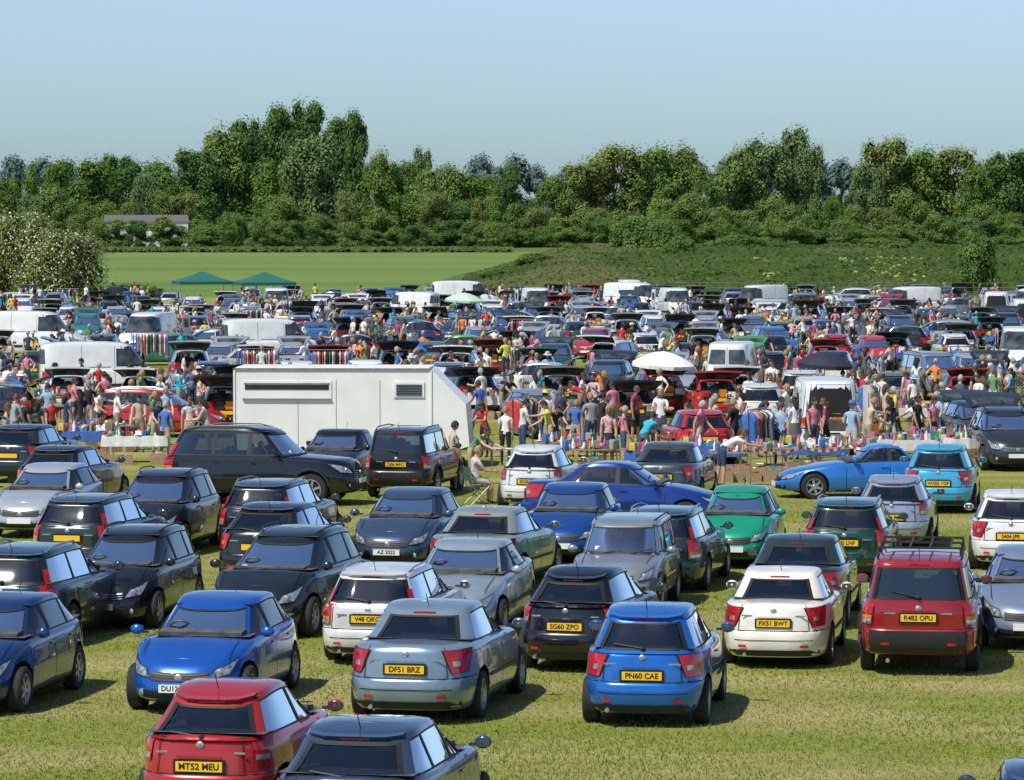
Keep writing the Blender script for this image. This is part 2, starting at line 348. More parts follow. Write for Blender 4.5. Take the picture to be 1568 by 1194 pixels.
    pb=LOW('rear',0,.90)+Vector((-.012,0,0));mb.ell(pb,(.012,.05,.04),ALY,6,10)
    if not van:
        for y in(-.42,.42): mb.box(LOW('rear',y,.80)+Vector((-.006,0,0)),(.008,.16,.022),ALY)
    mb.tube([(-hl+.15,.45,.24),(-hl-.0,.45,.24)],.03,8,ALY)
    for sg in(1,-1):
        patch(LOW,'angf',[(16,.64),(38,.64),(50,.90),(22,.84)],SEAM_OPEN,.006,sg,8)
        patch(LOW,'angf',[(17,.66),(37,.66),(48,.88),(23,.82)],CLR,.014,sg,8)
        p=LOW('angf',27,.76,sg);mb.ell(p+Vector((.012,0,0)),(.02,.055,.05),ALY,6,10)
        rect(LOW,'angf',20,30,.22,.32,SEAM_OPEN,.010,sg,3);mb.ell(LOW('angf',25,.27,sg)+Vector((.01,0,0)),(.02,.045,.045),CLR,6,8)
    rect(LOW,'front',-W*.46,W*.46,.62,.80,SEAM_OPEN,.008,nu=8)
    for k in range(3): rect(LOW,'front',-W*.44,W*.44,.64+.055*k,.655+.055*k,ALY if key in('saloon','suv','suv_l','mpv') else BLK,.016,nu=6,nt=1)
    rect(LOW,'front',-W*.60,W*.60,.12,.34,SEAM_OPEN,.008,nu=8)
    rect(LOW,'front',-W*.58,W*.58,.225,.245,BLK,.014,nu=8,nt=1)
    pfz=LOW('front',0,.46)+Vector((.02,0,0));mb.box(pfz,(.016,.52,.11),WHT)
    mb.ell(LOW('front',0,.72)+Vector((.02,0,0)),(.012,.06,.05),ALY,6,10)
    for sg in(1,-1):
        if not van: mb.grid([[(x,sg*(W*.72+dy-.05*(x-s['cowl'])),ztop(x)+.03*(1-.52)+.004) for x in np.linspace(s['cowl'],hl-.4,6)] for dy in(0,.012)],SEAM_OPEN)
    for sg in(1,-1):
        if van:
            patch(GRN,'side',[(.35,.12),(1.5,.10),(.92,.74),(.35,.74)],SEAM_OPEN,.004,sg,8);patch(GRN,'side',[(.40,.15),(1.38,.13),(.88,.71),(.40,.71)],GLS,.008,sg,8)
            for x in(.28,1.45,-.95): rect(LOW,'side',x,x+.014,.1,.99,SEAM_OPEN,.004,sg,1,8)
            for x in(.28,-.95): rect(GRN,'side',x,x+.014,.0,.84,SEAM_OPEN,.004,sg,1,4)
            rect(LOW,'side',-2.2,2.0,.30,.42,BLK,.012,sg,16,1)
            rect(GRN,'side',-2.1,-1.1,.10,.12,SEAM_OPEN,.006,sg,6,1);rect(GRN,'side',-.8,.15,.10,.12,SEAM_OPEN,.006,sg,6,1)
        else:
            dx=[g0x-.2,mid]+([-1.05] if four else [])
            for x in dx: rect(LOW,'side',x,x+.013,.10,.99,SEAM_OPEN,.004,sg,1,8)
            rect(LOW,'side',dx[-1] ,dx[0],.10,.115,SEAM_OPEN,.004,sg,8,1)
            for x in dx[1:]:
                p=LOW('side',x+.14,.84,sg);mb.box(p+Vector((0,sg*.012,0)),(.17,.03,.025),PAINT)
            if key in('estate','suv','saloon','suv_l','hatch_s'): rect(LOW,'side',dx[-1]+.1,dx[0]-.1,.40,.46,BLK,.012,sg,10,1)
            rect(LOW,'side',-hl*.38,hl*.36,.0,.06,BLK,.008,sg,8,1)
        mx=s['cowl']-.40 if not van else s['cowl']-.30
        mz=ztop(mx)+.09; my=W+.06
        mb.ell((mx,sg*my,mz+(.1 if van else 0)),(.06,.10,.075 if not van else .15),PAINT if not van else BLK,6,8);mb.box((mx-.045,sg*my,mz+(.1 if van else 0)),(.02,.15,.10),GLS)
        mb.box((mx+.02,sg*(W-.04),mz-.03),(.05,.12,.03),BLK)
        rect(LOW,'angf',62,70,.45,.50,AMB,.01,sg,2,1) 
        if key in('estate','suv','suv_l','mpv'):
            pts=[GRN('side',x,.93,sg)+Vector((0,0,.05 if 0<i<5 else 0)) for i,x in enumerate(np.linspace(rr_+.25,g1x-.35,6))];mb.tube(pts,.016,5,BLK if key!='estate' else ALY)
        for ax in s['ax']:
            c=(ax,sg*(W-.115+wo),Rw);w=.2
            pr_=[(-w/2*sg,Rw*.6),(-w/2*sg,Rw*.93),(-w/2*sg*.7,Rw),(w/2*sg*.7,Rw),(w/2*sg,Rw*.93),(w/2*sg,Rw*.68),(w/2*sg-.01*sg,Rw*.66)]
            mb.lathe_y(c,pr_,24,TYR)
            mb.lathe_y(c,[(w/2*sg-.01*sg,Rw*.67),(w/2*sg-.005*sg,Rw*.62),(w/2*sg-.03*sg,Rw*.58),(w/2*sg-.05*sg,Rw*.57)],24,ALY)
            mb.lathe_y(c,[(w/2*sg-.055*sg,Rw*.6),(w/2*sg-.055*sg,.001)],24,SEAM_OPEN)
            for k in range(6):
                th=k*math.pi/3+.3;cs,sn=math.cos(th),math.sin(th);yy=c[1]+sg*(w/2-.025)
                r0,r1,h0,h1=.03,Rw*.60,.035,.024
                vs=[(c[0]+cs*r0-sn*h0,yy,c[2]+sn*r0+cs*h0),(c[0]+cs*r1-sn*h1,yy,c[2]+sn*r1+cs*h1),(c[0]+cs*r1+sn*h1,yy,c[2]+sn*r1-cs*h1),(c[0]+cs*r0+sn*h0,yy,c[2]+sn*r0-cs*h0)]
                mb.add(vs,[(0,1,2,3)],ALY)
            mb.lathe_y(c,[(w/2*sg-.02*sg,.05),(w/2*sg-.01*sg,.04),(w/2*sg-.01*sg,.001)],10,ALY)
            if s.get('arch'):
                pts=[(ax+(Rw+.08)*math.cos(t_),sg*(W-.01),Rw+.02+(Rw+.08)*math.sin(t_)) for t_ in np.linspace(.15,math.pi-.15,12)];mb.tube(pts,.035,5,BLK)
    mb.box((0,0,zb+.02),(L*.8,W*1.3,.1),BLK)
    if not van: mb.tube([(s['rr']+.25,0,H-.04),(s['rr']+.10,0,H+.14)],.006,4,BLK)
    INFO[key]=(pr+Vector((-.018,0,0)),pfz+Vector((.011,0,0)))
    return mb.mesh('car_'+key,CARM,32)
CAR={k:build_car(k) for k in SP}
CARO={k:build_car(k,True) for k in('hatch_s','hatch_r','hatch_m','estate','mpv','van')}
NAMES={'hatch_s':'hatchback_car','hatch_r':'hatchback_car','hatch_m':'hatchback_car','saloon':'saloon_car','estate':'estate_car','mpv':'people_carrier_car','suv':'four_by_four_car','suv_l':'luxury_four_by_four_car','van':'white_van','coupe':'coupe_car'}
OCC=[]
def gnd(u,v):  # ground survey: bearing -> metres on the flat field
    k=CAMH/(v-335.); return (u-784)*k, 5800*k
def free(x,y,r):
    for (a,b,c) in OCC:
        if (a-x)**2+(b-y)**2<(r+c)**2: return False
    return True
M_ink=mat('plate_ink',(.01,.01,.01),.6,noise=.1)
def text_mesh(t,size):
    cu=bpy.data.curves.new('t','FONT');cu.body=t;cu.size=size;cu.align_x='CENTER';cu.align_y='CENTER';cu.offset=.0022
    o=bpy.data.objects.new('t',cu);scene.collection.objects.link(o);bpy.context.view_layer.update()
    me=bpy.data.meshes.new_from_object(o.evaluated_get(bpy.context.evaluated_depsgraph_get()));bpy.data.objects.remove(o)
    me.materials.clear();me.materials.append(M_ink);return me
def put_car(key,x,y,rot,col,metal=.35,plate=None,front=False,op=False,sc=1,name=None):
    me=(CARO if op else CAR)[key]
    o=place(name or NAMES[key],me,(x,y,0),rot,sc,{0:paint(col,metal)})
    if plate:
        t=place('number_plate_text',text_mesh(plate,.098),(0,0,0),parent=o)
        p=INFO[key][1 if front else 0]
        t.location=p; t.rotation_euler=(rad(90),0,rad(90) if front else rad(-90))
    L=SP[key]['L'];c,s_=math.cos(rot),math.sin(rot)
    for q in(-.33,0,.33): OCC.append((x+c*L*q,y+s_*L*q,1.0))
    return o
def fg(key,xl,xr,yb,facing,col,metal=.35,a=9,plate=None,op=False,sc=1):
    x,y=gnd((xl+xr)/2,yb);y-=.75*sc;L=SP[key]['L']*sc
    g=Vector((math.sin(rad(a)),math.cos(rad(a))))
    cx,cy=x+g.x*L/2,y+g.y*L/2
    rot=rad(90-a) if facing=='R' else rad(270-a)
    return put_car(key,cx,cy,rot,col,metal,plate,facing=='F',op,sc)
BLACK=(.006,.006,.007)
fg('hatch_s',880,1080,1108,'R',(.010,.15,.55),.4,8,'PN60 CAE',sc=1.03)
fg('saloon',518,722,1103,'R',(.22,.30,.38),.4,11,'DF51 BRZ',sc=1.03)
fg('hatch_m',165,388,1090,'F',(.010,.10,.46),.4,10,'DU12 KKP')
fg('hatch_m',-175,32,1092,'F',(.012,.05,.16),.5,10)
fg('hatch_r',203,415,1260,'R',(.42,.018,.015),.2,11,'MT52 MEU',sc=1.03)
fg('hatch_m',405,640,1330,'R',(.05,.09,.16),.5,11)
fg('hatch_m',1500,1740,1420,'R',(.03,.06,.14),.5,7)
rp=fg('suv',1308,1492,1030,'R',(.32,.010,.010),.2,8,'R482 OPU',sc=1.0)
fg('saloon',1098,1262,1020,'R',(.76,.73,.64),.0,9,'FX51 BWT',sc=.96)
fg('hatch_r',780,945,1025,'R',BLACK,.1,15,'SG60 ZPO',sc=1.02)
fg('estate',487,640,1015,'R',(.66,.66,.64),.1,11,'V48 OKG',sc=.97)
fg('saloon',612,745,978,'F',(.34,.41,.45),.45,10)
fg('mpv',290,478,975,'F',(.010,.016,.016),.2,14,'LM08 XKT')
fg('estate',-80,92,990,'R',(.012,.035,.05),.4,11,sc=1.05)
fg('mpv',86,225,962,'F',(.012,.014,.017),.3,10,sc=.95)
fg('suv',868,1000,945,'F',(.30,.33,.34),.45,9,sc=.90)
fg('saloon',640,786,905,'R',(.32,.36,.33),.4,14,'YB06 HVT')
fg('hatch_m',524,662,872,'F',(.05,.09,.15),.5,11,'AZ 2023')
fg('hatch_m',322,462,893,'R',(.010,.012,.014),.2,14)
fg('estate',330,448,850,'R',(.02,.028,.034),.4,12)
fg('suv',545,668,762,'R',(.014,.015,.014),.3,12,'DJ06 MAO',sc=.97)
fg('hatch_r',752,866,780,'R',(.70,.72,.72),.1,10,'SD58 OFV')
fg('estate',938,1062,905,'R',(.012,.05,.05),.4,11,'P291 KEN')
fg('hatch_m',798,908,862,'F',(.01,.07,.28),.45,9)
fg('hatch_r',1062,1168,868,'F',(.01,.33,.18),.3,9,sc=1.0)
fg('estate',1225,1352,888,'R',(.01,.06,.04),.4,9,'T650 LNF')
fg('hatch_r',1307,1414,840,'R',(.38,.42,.52),.45,9,'YK04 RLS')
fg('hatch_s',1482,1602,872,'R',(.74,.74,.72),.05,9,'S404 JPR')
fg('saloon',1145,1275,962,'R',(.03,.05,.05),.4,9)
fg('hatch_m',1500,1640,992,'F',(.24,.30,.42),.45,9)
fg('hatch_s',1374,1490,784,'R',(.06,.42,.66),.3,9,'WX05 YGP',sc=1.03)
fg('hatch_m',-20,88,822,'F',(.46,.50,.54),.4,10)
fg('mpv',145,272,852,'F',(.014,.016,.026),.3,10)
fg('estate',45,168,880,'R',(.03,.05,.05),.4,13)
fg('hatch_m',12,128,780,'R',BLACK,.2,13)
fg('saloon',955,1065,775,'R',(.07,.09,.10),.5,10,'PK02 OUB')
fg('saloon',440,530,752,'F',BLACK,.2,12)
fg('hatch_m',-30,60,738,'R',(.02,.03,.04),.3,12)
x,y=gnd(402,772);put_car('suv_l',x,y+.4,rad(-14),BLACK,.2)
x,y=gnd(962,812);put_car('saloon',x,y+.7,rad(-10),(.010,.05,.28),.4)
x,y=gnd(1328,766);put_car('coupe',x,y+1.1,rad(184),(.03,.20,.62),.35)
mb=MB()
for yy in(-.45,-.15,.15,.45): mb.tube([(-1.7,yy,1.88),(.2,yy,1.88)],.015,5,0)
for xx in(-1.7,-.75,.2):
    mb.tube([(xx,-.62,1.88),(xx,.62,1.88)],.018,5,0)
    for yy in(-.6,.6): mb.tube([(xx,yy,1.88),(xx,yy*1.05,1.70)],.018,5,0)
place('roof_rack',mb.mesh('roof_rack',[M_black]),(0,0,0),parent=rp)
# ------------------------------------------------------------------ box trailer
M_tr=mat('trailer_white',(.80,.80,.78),.45,0,.2,noise=.05,nscale=1.2)
M_trg=mat('trailer_trim',(.33,.33,.33),.4,.6,noise=.2)
mb=MB();Lt,Dt,H0,H1=5.35,2.1,.36,2.72
out=[(-2.7,H0),(3.0,H0),(3.75,.60),(3.65,1.75),(2.72,H1-.04),(-2.7,H1)]
vs=[(x,-Dt/2,z) for x,z in out]+[(x,Dt/2,z) for x,z in out];n=6
mb.add(vs,[tuple(range(n)),tuple(range(2*n-1,n-1,-1))]+[(i,(i+1)%n,(i+1)%n+n,i+n) for i in range(n)],0)
mb.box((0,-Dt/2-.015,H0+.03),(5.4,.03,.07),1)
mb.box((0,-Dt/2-.012,H1-.02),(5.44,.05,.05),1)
for xx in(-2.7,2.70): mb.box((xx,-Dt/2-.012,1.54),(.05,.04,2.25),0)
mb.box((-1.25,-Dt/2-.012,2.12),(2.45,.024,.5),0);mb.box((-1.25,-Dt/2-.03,2.30),(2.35,.02,.035),1)
mb.box((-1.25,-Dt/2-.028,2.20),(2.3,.02,.13),2);mb.box((-1.25,-Dt/2-.04,1.88),(2.45,.05,.03),1)
mb.box((2.1,-Dt/2-.02,2.14),(.84,.03,.42),0)
for k in range(7): mb.box((2.1,-Dt/2-.045,2.0+.045*k),(.70,.03,.022),2)
for xx in(-.95,.1,1.3): mb.box((xx,-Dt/2-.004,1.5),(.012,.012,1.8),1)
mb.box((0,0,2.732),(5.3,1.9,.03),0)
for ax in(-.35,.45):
    for sg in(1,-1):
        c=(ax,sg*.95,.33);mb.lathe_y(c,[(-.09,.2),(-.09,.31),(-.06,.33),(.06,.33),(.09,.31),(.09,.2),(.07,.001)],20,2)
    mb.box((ax,-1.06,.68),(.74,.06,.10),2)
mb.tube([(3.4,0,.5),(4.9,0,.45)],.05,6,1);mb.tube([(3.0,.6,.5),(4.4,0,.46)],.04,6,1);mb.tube([(3.0,-.6,.5),(4.4,0,.46)],.04,6,1);mb.tube([(4.3,0,.0),(4.3,0,.6)],.04,6,1)
TR=mb.mesh('trailer',[M_tr,M_trg,M_black],30)
x,y=gnd(512,716);place('box_trailer',TR,(x,y+1.0,0),rad(-3));
for q in(-2,-.8,.4,1.6,2.8): OCC.append((x+q,y+1,1.7))
for q in(-1.5,0,1.5): OCC.append((x+q,y+4.2,1.9))
# ------------------------------------------------------------------ people
def pmat(c,n=.12,sc=6): return mat('cloth',c,.85,noise=n,nscale=sc,bump=.15,bscale=30)
SKIN=[mat('skin',c,.55,noise=.08,nscale=9) for c in((.55,.31,.21),(.60,.36,.25),(.45,.23,.14))]
HAIR=[mat('hair',c,.7,noise=.3,nscale=30) for c in((.03,.02,.012),(.09,.05,.025),(.30,.20,.09),(.35,.34,.32),(.015,.012,.01))]
M_shoe=mat('shoe',(.04,.035,.03),.6,noise=.2);M_eye=mat('eye',(.02,.015,.01),.3,noise=.1)
TOPS=[pmat(c) for c in((.75,.74,.72),(.72,.73,.75),(.78,.76,.70),(.28,.42,.60),(.50,.03,.04),(.60,.20,.28),(.03,.05,.13),(.015,.015,.018),(.30,.31,.33),(.02,.38,.48),(.65,.58,.10),(.50,.42,.30),(.70,.22,.04),(.05,.14,.42),(.62,.60,.58),(.02,.02,.03),(.07,.08,.10),(.32,.05,.12),(.55,.55,.56),(.12,.25,.12))]
PAT=mat('patterned_cloth',(.75,.70,.68),.85,nscale=26,col2=(.45,.05,.09))
PAT2=mat('patterned_cloth',(.70,.68,.66),.85,nscale=22,col2=(.35,.25,.24))
TOPS+= [PAT,PAT2]
TPICK=[0,0,0,1,1,2,2,14,14,18,3,3,4,4,5,6,6,7,7,8,9,10,11,12,13,15,15,16,17,19,20,21]
BOTS=[pmat(c) for c in((.03,.05,.11),(.05,.08,.16),(.015,.015,.02),(.40,.33,.22),(.30,.25,.17),(.08,.08,.09),(.5,.48,.44),(.02,.03,.05))]
def person(name,lean=0,arms=((5,8,12),(5,8,12)),legs=((0,0),(0,0)),sleeve='short',shorts=False,hair='short',skirt=False,headp=10,w=1.0,hat=False,bag=False):
    N=[];E=[];reg=[]
    def add(par,p,r,g):
        N.append((Vector(p),r));i=len(N)-1
        if par is not None: E.append((par,i));reg.append(g)
        return i
    rl=Matrix.Rotation(rad(lean),3,'Y')
    T_=lambda p: rl@Vector(p)
    ip=add(None,Vector((0,0,0)),.125*w,'b')
    i1=add(ip,T_((0,0,.14)),.118*w,'t');i2=add(i1,T_((.01,0,.30)),.125*w,'t');i3=add(i2,T_((0,0,.43)),.105*w,'t')
    i4=add(i3,T_((.0,0,.51)),.052,'s');i5=add(i4,T_((.015,0,.58)),.05,'s')
    hands=[]
    for k,sg in enumerate((1,-1)):
        pt,ab,el=arms[k]
        sh=T_((0,sg*.165*w,.43));a=add(i3,sh,.062,'t')
        def dr(p,b): return Vector((math.sin(rad(p))*math.cos(rad(b)),sg*math.sin(rad(b)),-math.cos(rad(p))*math.cos(rad(b))))
        d=dr(pt,ab);m=sh+d*.15;e=sh+d*.28
        a=add(a,m,.050,'t');a=add(a,e,.041,'t' if sleeve=='long' else 's')
        d2=dr(pt+el,ab*.2-(8 if el>40 else 0));wr=e+d2*.25
        a=add(a,e+d2*.12,.038,'t' if sleeve=='long' else 's');a=add(a,wr,.026,'t' if sleeve=='long' else 's')
        pm=wr+d2*.055;a=add(a,pm,.030,'s');a=add(a,wr+d2*.085,.026,'s');hands.append((wr,d2,sg))
    feet=[]
    for k,sg in enumerate((1,-1)):
        hp,kn=legs[k]
        h=Vector((0,sg*.09*w,-.04));a=add(ip,h,.098*w,'b')
        d=Vector((math.sin(rad(hp)),sg*.04,-math.cos(rad(hp))));d2=Vector((math.sin(rad(hp-kn)),0,-math.cos(rad(hp-kn))))
        kk=h+d*.43;a=add(a,h+d*.22,.080,'b');a=add(a,kk,.056,'b')
        an=kk+d2*.42;a=add(a,kk+d2*.14,.054,'l');a=add(a,an,.036,'l')
        ft=an+Vector((.0,0,-.045));a=add(a,ft,.038,'f');add(a,ft+Vector((.14,sg*.02,-.005)),.032,'f');feet.append(ft.z-.035)
    dz=-min(feet)
    bm=bmesh.new();ly=bm.verts.layers.skin.verify();vs=[]
    for i,(p,r) in enumerate(N):
        v=bm.verts.new(p+Vector((0,0,dz)));v[ly].radius=(r,r);v[ly].use_root=(i==0);vs.append(v)
    for a,b in E: bm.edges.new((vs[a],vs[b]))
    me=bpy.data.meshes.new('sk');bm.to_mesh(me);bm.free()
    o=place('sk',me,(0,0,0));m1=o.modifiers.new('s','SKIN');m1.use_smooth_shade=True;m1.branch_smoothing=.4;o.modifiers.new('u','SUBSURF').levels=1
    bpy.context.view_layer.update();res=bpy.data.meshes.new_from_object(o.evaluated_get(bpy.context.evaluated_depsgraph_get()));bpy.data.objects.remove(o)
    mb=MB();mb.frommesh(res)
    code={'s':0,'t':1,'b':2,'l':0 if (shorts or skirt) else 2,'f':3}
    nv=np.array([tuple(p+Vector((0,0,dz))) for p,r in N]);rr=np.array([r for p,r in N]);ea=np.array(E)
    A=nv[ea[:,0]];B=nv[ea[:,1]];AB=B-A;l2=(AB**2).sum(1)
    for fi,f in enumerate(mb.f):
        c=np.mean([mb.v[i] for i in f],axis=0);t=np.clip(((c-A)*AB).sum(1)/l2,0,1)
        dd=np.linalg.norm(c-(A+AB*t[:,None]),axis=1)/(rr[ea[:,0]]*(1-t)+rr[ea[:,1]]*t)
        mb.m[fi]=code[reg[int(dd.argmin())]]
    Z=Vector((0,0,dz))
    for (wr,d,sg) in hands:
        lat=d.cross(Vector((0,sg,0)))
        if lat.length<.1: lat=Vector((1,0,0))
        lat.normalize();inn=Vector((0,-sg,0));P=wr+Z+d*.09
        for q,ln in enumerate((.062,.072,.068,.054)):
            b=P+lat*(.024-.016*q);mb.tube([b-d*.02,b+d*ln*.45,b+d*ln*.8+inn*.012,b+d*ln+inn*.026],[.009,.0085,.008,.006],5,0)
        b=wr+Z+d*.04+lat*.022;mb.tube([b,b+lat*.022+d*.02,b+lat*.03+d*.045+inn*.01],[.011,.010,.008],5,0)
    hr=Matrix.Rotation(rad(lean*.45+headp),3,'Y');hc=T_((.02,0,.58))+Z+hr@Vector((.012,0,.095))
    G=[]
    for i in range(11):
        ph=math.pi*i/10;row=[]
        for j in range(16):
            th=2*math.pi*j/16;cx,cy,cz=math.sin(ph)*math.cos(th),math.sin(ph)*math.sin(th),math.cos(ph)
            wz=1-.28*max(0,-cz)**1.3
            x=.098*cx*(wz if cx<0 else 1-.1*max(0,-cz));y=.077*cy*wz
            row.append(hc+hr@Vector((x,y,.122*cz)))
        G.append(row)
    mb.grid(G,0,True)
    L_=lambda p: hc+hr@Vector(p)
    mb.add([L_((.092,0,.015)),L_((.092,.014,-.03)),L_((.092,-.014,-.03)),L_((.118,0,-.028))],[(0,1,3),(0,3,2),(1,2,3)],0)
    for sg in(1,-1):
        mb.ell(L_((.086,sg*.032,.008)),(.010,.013,.007),5,4,6);mb.ell(L_((0,sg*.079,-.005)),(.02,.010,.03),0,4,6)
        mb.box(L_((.092,sg*.032,.028)),(.006,.03,.006),4)
    mb.box(L_((.092,0,-.062)),(.008,.045,.008),5)
    G=[]
    for i in range(9):
        ph=math.pi*(.0+.62*i/8);row=[]
        for j in range(16):
            th=2*math.pi*j/16;front=max(0,math.cos(th));p2=ph*(1-.42*front)
            cx,cy,cz=math.sin(p2)*math.cos(th),math.sin(p2)*math.sin(th),math.cos(p2)
            row.append(L_((.108*cx-.004,.087*cy,.133*cz)))
        G.append(row)
    mb.grid(G,4,True)
    if hair=='long': mb.tube([L_((-.06,0,.06)),L_((-.09,0,-.04)),L_((-.10,0,-.16)),L_((-.10,0,-.27))],[.07,.085,.08,.03],10,4)
    if hair=='tail': mb.tube([L_((-.09,0,.05)),L_((-.15,0,0)),L_((-.15,0,-.12))],[.03,.032,.012],7,4)
    if hat: 
        G=[[L_(((r)*math.cos(t),r*.9*math.sin(t),z)) for t in np.linspace(0,2*math.pi,17)[:-1]] for r,z in((.19,.035),(.12,.05),(.112,.10),(.09,.145),(.001,.15))];mb.grid(G,6,True)
    if skirt:
        G=[]
        for i in range(6):
            r=.125+.035*i;z=dz+.06-.1*i;G.append([((r*(1+.06*math.sin(5*t)))*math.cos(t)*.85,r*math.sin(t),z) for t in np.linspace(0,2*math.pi,25)[:-1]])
        mb.grid(G,2,True)
    if bag:
        wr,d,sg=hands[0];p=wr+Z+d*.1;mb.tube([p+Vector((-.08,0,-.12)),p,p+Vector((.08,0,-.12))],.006,4,6)
        mb.grid([[(p.x+sx*wd,p.y+sy*.05,p.z-.12-h) for sx,sy in((-1,-1),(1,-1),(1,1),(-1,1))] for h,wd in((0,.13),(.15,.16),(.3,.15),(.34,.10))],6,True)
    return mb.mesh(name,[SKIN[0],TOPS[0],BOTS[0],M_shoe,HAIR[0],M_eye,TOPS[11]],50)
PE=[
 person('p_stand'),
 person('p_stand_shorts',arms=((25,10,70),(0,8,10)),legs=((3,3),(-3,0)),shorts=True,w=1.12),
 person('p_walk',arms=((28,6,15),(-22,6,20)),legs=((22,8),(-18,14)),lean=3),
 person('p_walk_bag',arms=((5,10,5),(15,6,20)),legs=((18,5),(-16,15)),lean=2,hair='long',bag=True,w=.9),
 person('p_fold',arms=((20,12,95),(20,12,95)),sleeve='long',w=1.08),
 person('p_bend',lean=48,arms=((55,6,15),(50,6,20)),legs=((-2,2),(6,10)),headp=-5),
 person('p_bend_shorts',lean=62,arms=((70,6,10),(62,6,20)),legs=((-6,2),(4,8)),headp=0,shorts=True,hair='tail',w=.92),
 person('p_look',lean=14,arms=((30,6,55),(35,6,45)),headp=28,hair='long',w=.9),
 person('p_skirt',arms=((12,10,35),(5,10,12)),skirt=True,hair='long',w=.88),
 person('p_hip',arms=((-20,38,60),(8,8,15)),hair='tail',shorts=True,w=.92),
 person('p_hat',arms=((15,8,50),(5,8,12)),hat=True,w=1.1),
 person('p_reach',lean=12,arms=((75,5,12),(25,8,40)),headp=15,w=1.0),
 person('p_long',lean=5,arms=((20,8,60),(12,8,20)),sleeve='long',headp=20,w=1.05,hair='short'),
]
SIT=person('p_sit',lean=6,arms=((35,6,50),(35,6,50)),legs=((82,84),(80,82)),hair='short',headp=15,w=1.1,shorts=True)
def put_person(u,v,top=None,bot=None,kind=None,rz=None,xy=None,sc=None):
    x,y=xy if xy else gnd(u,v)
    me=PE[kind] if isinstance(kind,int) else (kind or R.choice(PE))
    t=TOPS[top if top is not None else R.choice(TPICK)];b=BOTS[bot] if bot is not None else R.choice(BOTS)
    o=place('person',me,(x,y,0),rz if rz is not None else R.uniform(0,6.28),sc or R.uniform(.92,1.05),{0:R.choice(SKIN),1:t,2:b,4:R.choice(HAIR),6:R.choice(TOPS)})
    if not me.name.startswith('p_sit'): OCC.append((x,y,.22))
    return o
for a in[(252,708,13,3,0,1.2),(290,700,21,3,1,-1.5),(318,706,8,4,7,3),(78,694,4,2,0,-1),(100,690,6,0,3,.3),(122,690,15,5,3,2),(60,700,7,2,8,.5),
 (742,700,4,2,7,-2.2),(774,712,0,2,0,1.4),(800,705,14,1,12,.4),(842,708,10,3,11,3.4),(882,700,13,3,1,1.2),(905,700,8,0,4,2),(932,722,20,2,8,-1.6),(955,712,5,1,9,.2),(986,722,9,5,5,1.0),(1106,745,0,0,6,.2),
 (1072,712,5,6,2,-.4),(1092,700,11,3,3,.6),(1125,705,7,2,4,2.5),(1162,700,7,5,7,0),(1196,712,3,0,2,1.6),(1218,704,1,5,8,2),(1246,706,5,1,0,-1),(1265,700,17,2,3,3),(1305,712,3,6,10,1.2),(1330,708,11,4,11,.4),
 (1437,672,12,6,1,2.4),(1400,655,0,0,10,-1.3),(1356,665,11,3,3,.5),(1340,650,14,2,9,.2),(722,742,19,3,5,-.6),(694,752,11,4,0,.5),(135,650,3,5,8,1),(160,655,5,1,9,2),(20,700,8,1,12,1),(8,720,11,3,0,0),
 (1410,690,0,5,5,2.2),(1470,655,16,0,2,1),(1540,665,7,2,12,3),(1510,650,16,4,7,2),(1555,690,8,0,4,1),(820,650,2,0,3,2),(860,655,13,1,2,3),(1290,640,11,0,1,1)]:
    put_person(a[0],a[1],a[2],a[3],a[4],a[5])
M_fr=mat('tube_metal',(.35,.35,.36),.4,.8,noise=.1);M_canv=mat('canvas_green',(.03,.10,.06),.8,noise=.15)
mb=MB();zs=.42
mb.box((0,0,zs),(.44,.46,.02),1);mb.box((-.24,0,.72),(.02,.46,.34),1,ry=-.15)
for sg in(1,-1):
    mb.tube([(-.24,sg*.24,0),(.22,sg*.24,.44)],.013,5,0);mb.tube([(.24,sg*.24,0),(-.2,sg*.24,.44),(-.28,sg*.24,.92)],.013,5,0);mb.tube([(-.25,sg*.24,.64),(.2,sg*.24,.64)],.016,5,0)
CH=mb.mesh('chair',[M_fr,M_canv],30)
for (u,v,rz,top) in((731,772,.35,21),(1052,690,-2,3),(1185,640,1,0),(1480,690,2.6,7)):
    x,y=gnd(u,v);place('folding_chair',CH,(x,y,0),rz);put_person(0,0,top,6,SIT,rz,xy=(x-.1*math.cos(rz),y-.1*math.sin(rz)),sc=1.0);OCC.append((x,y,.5))
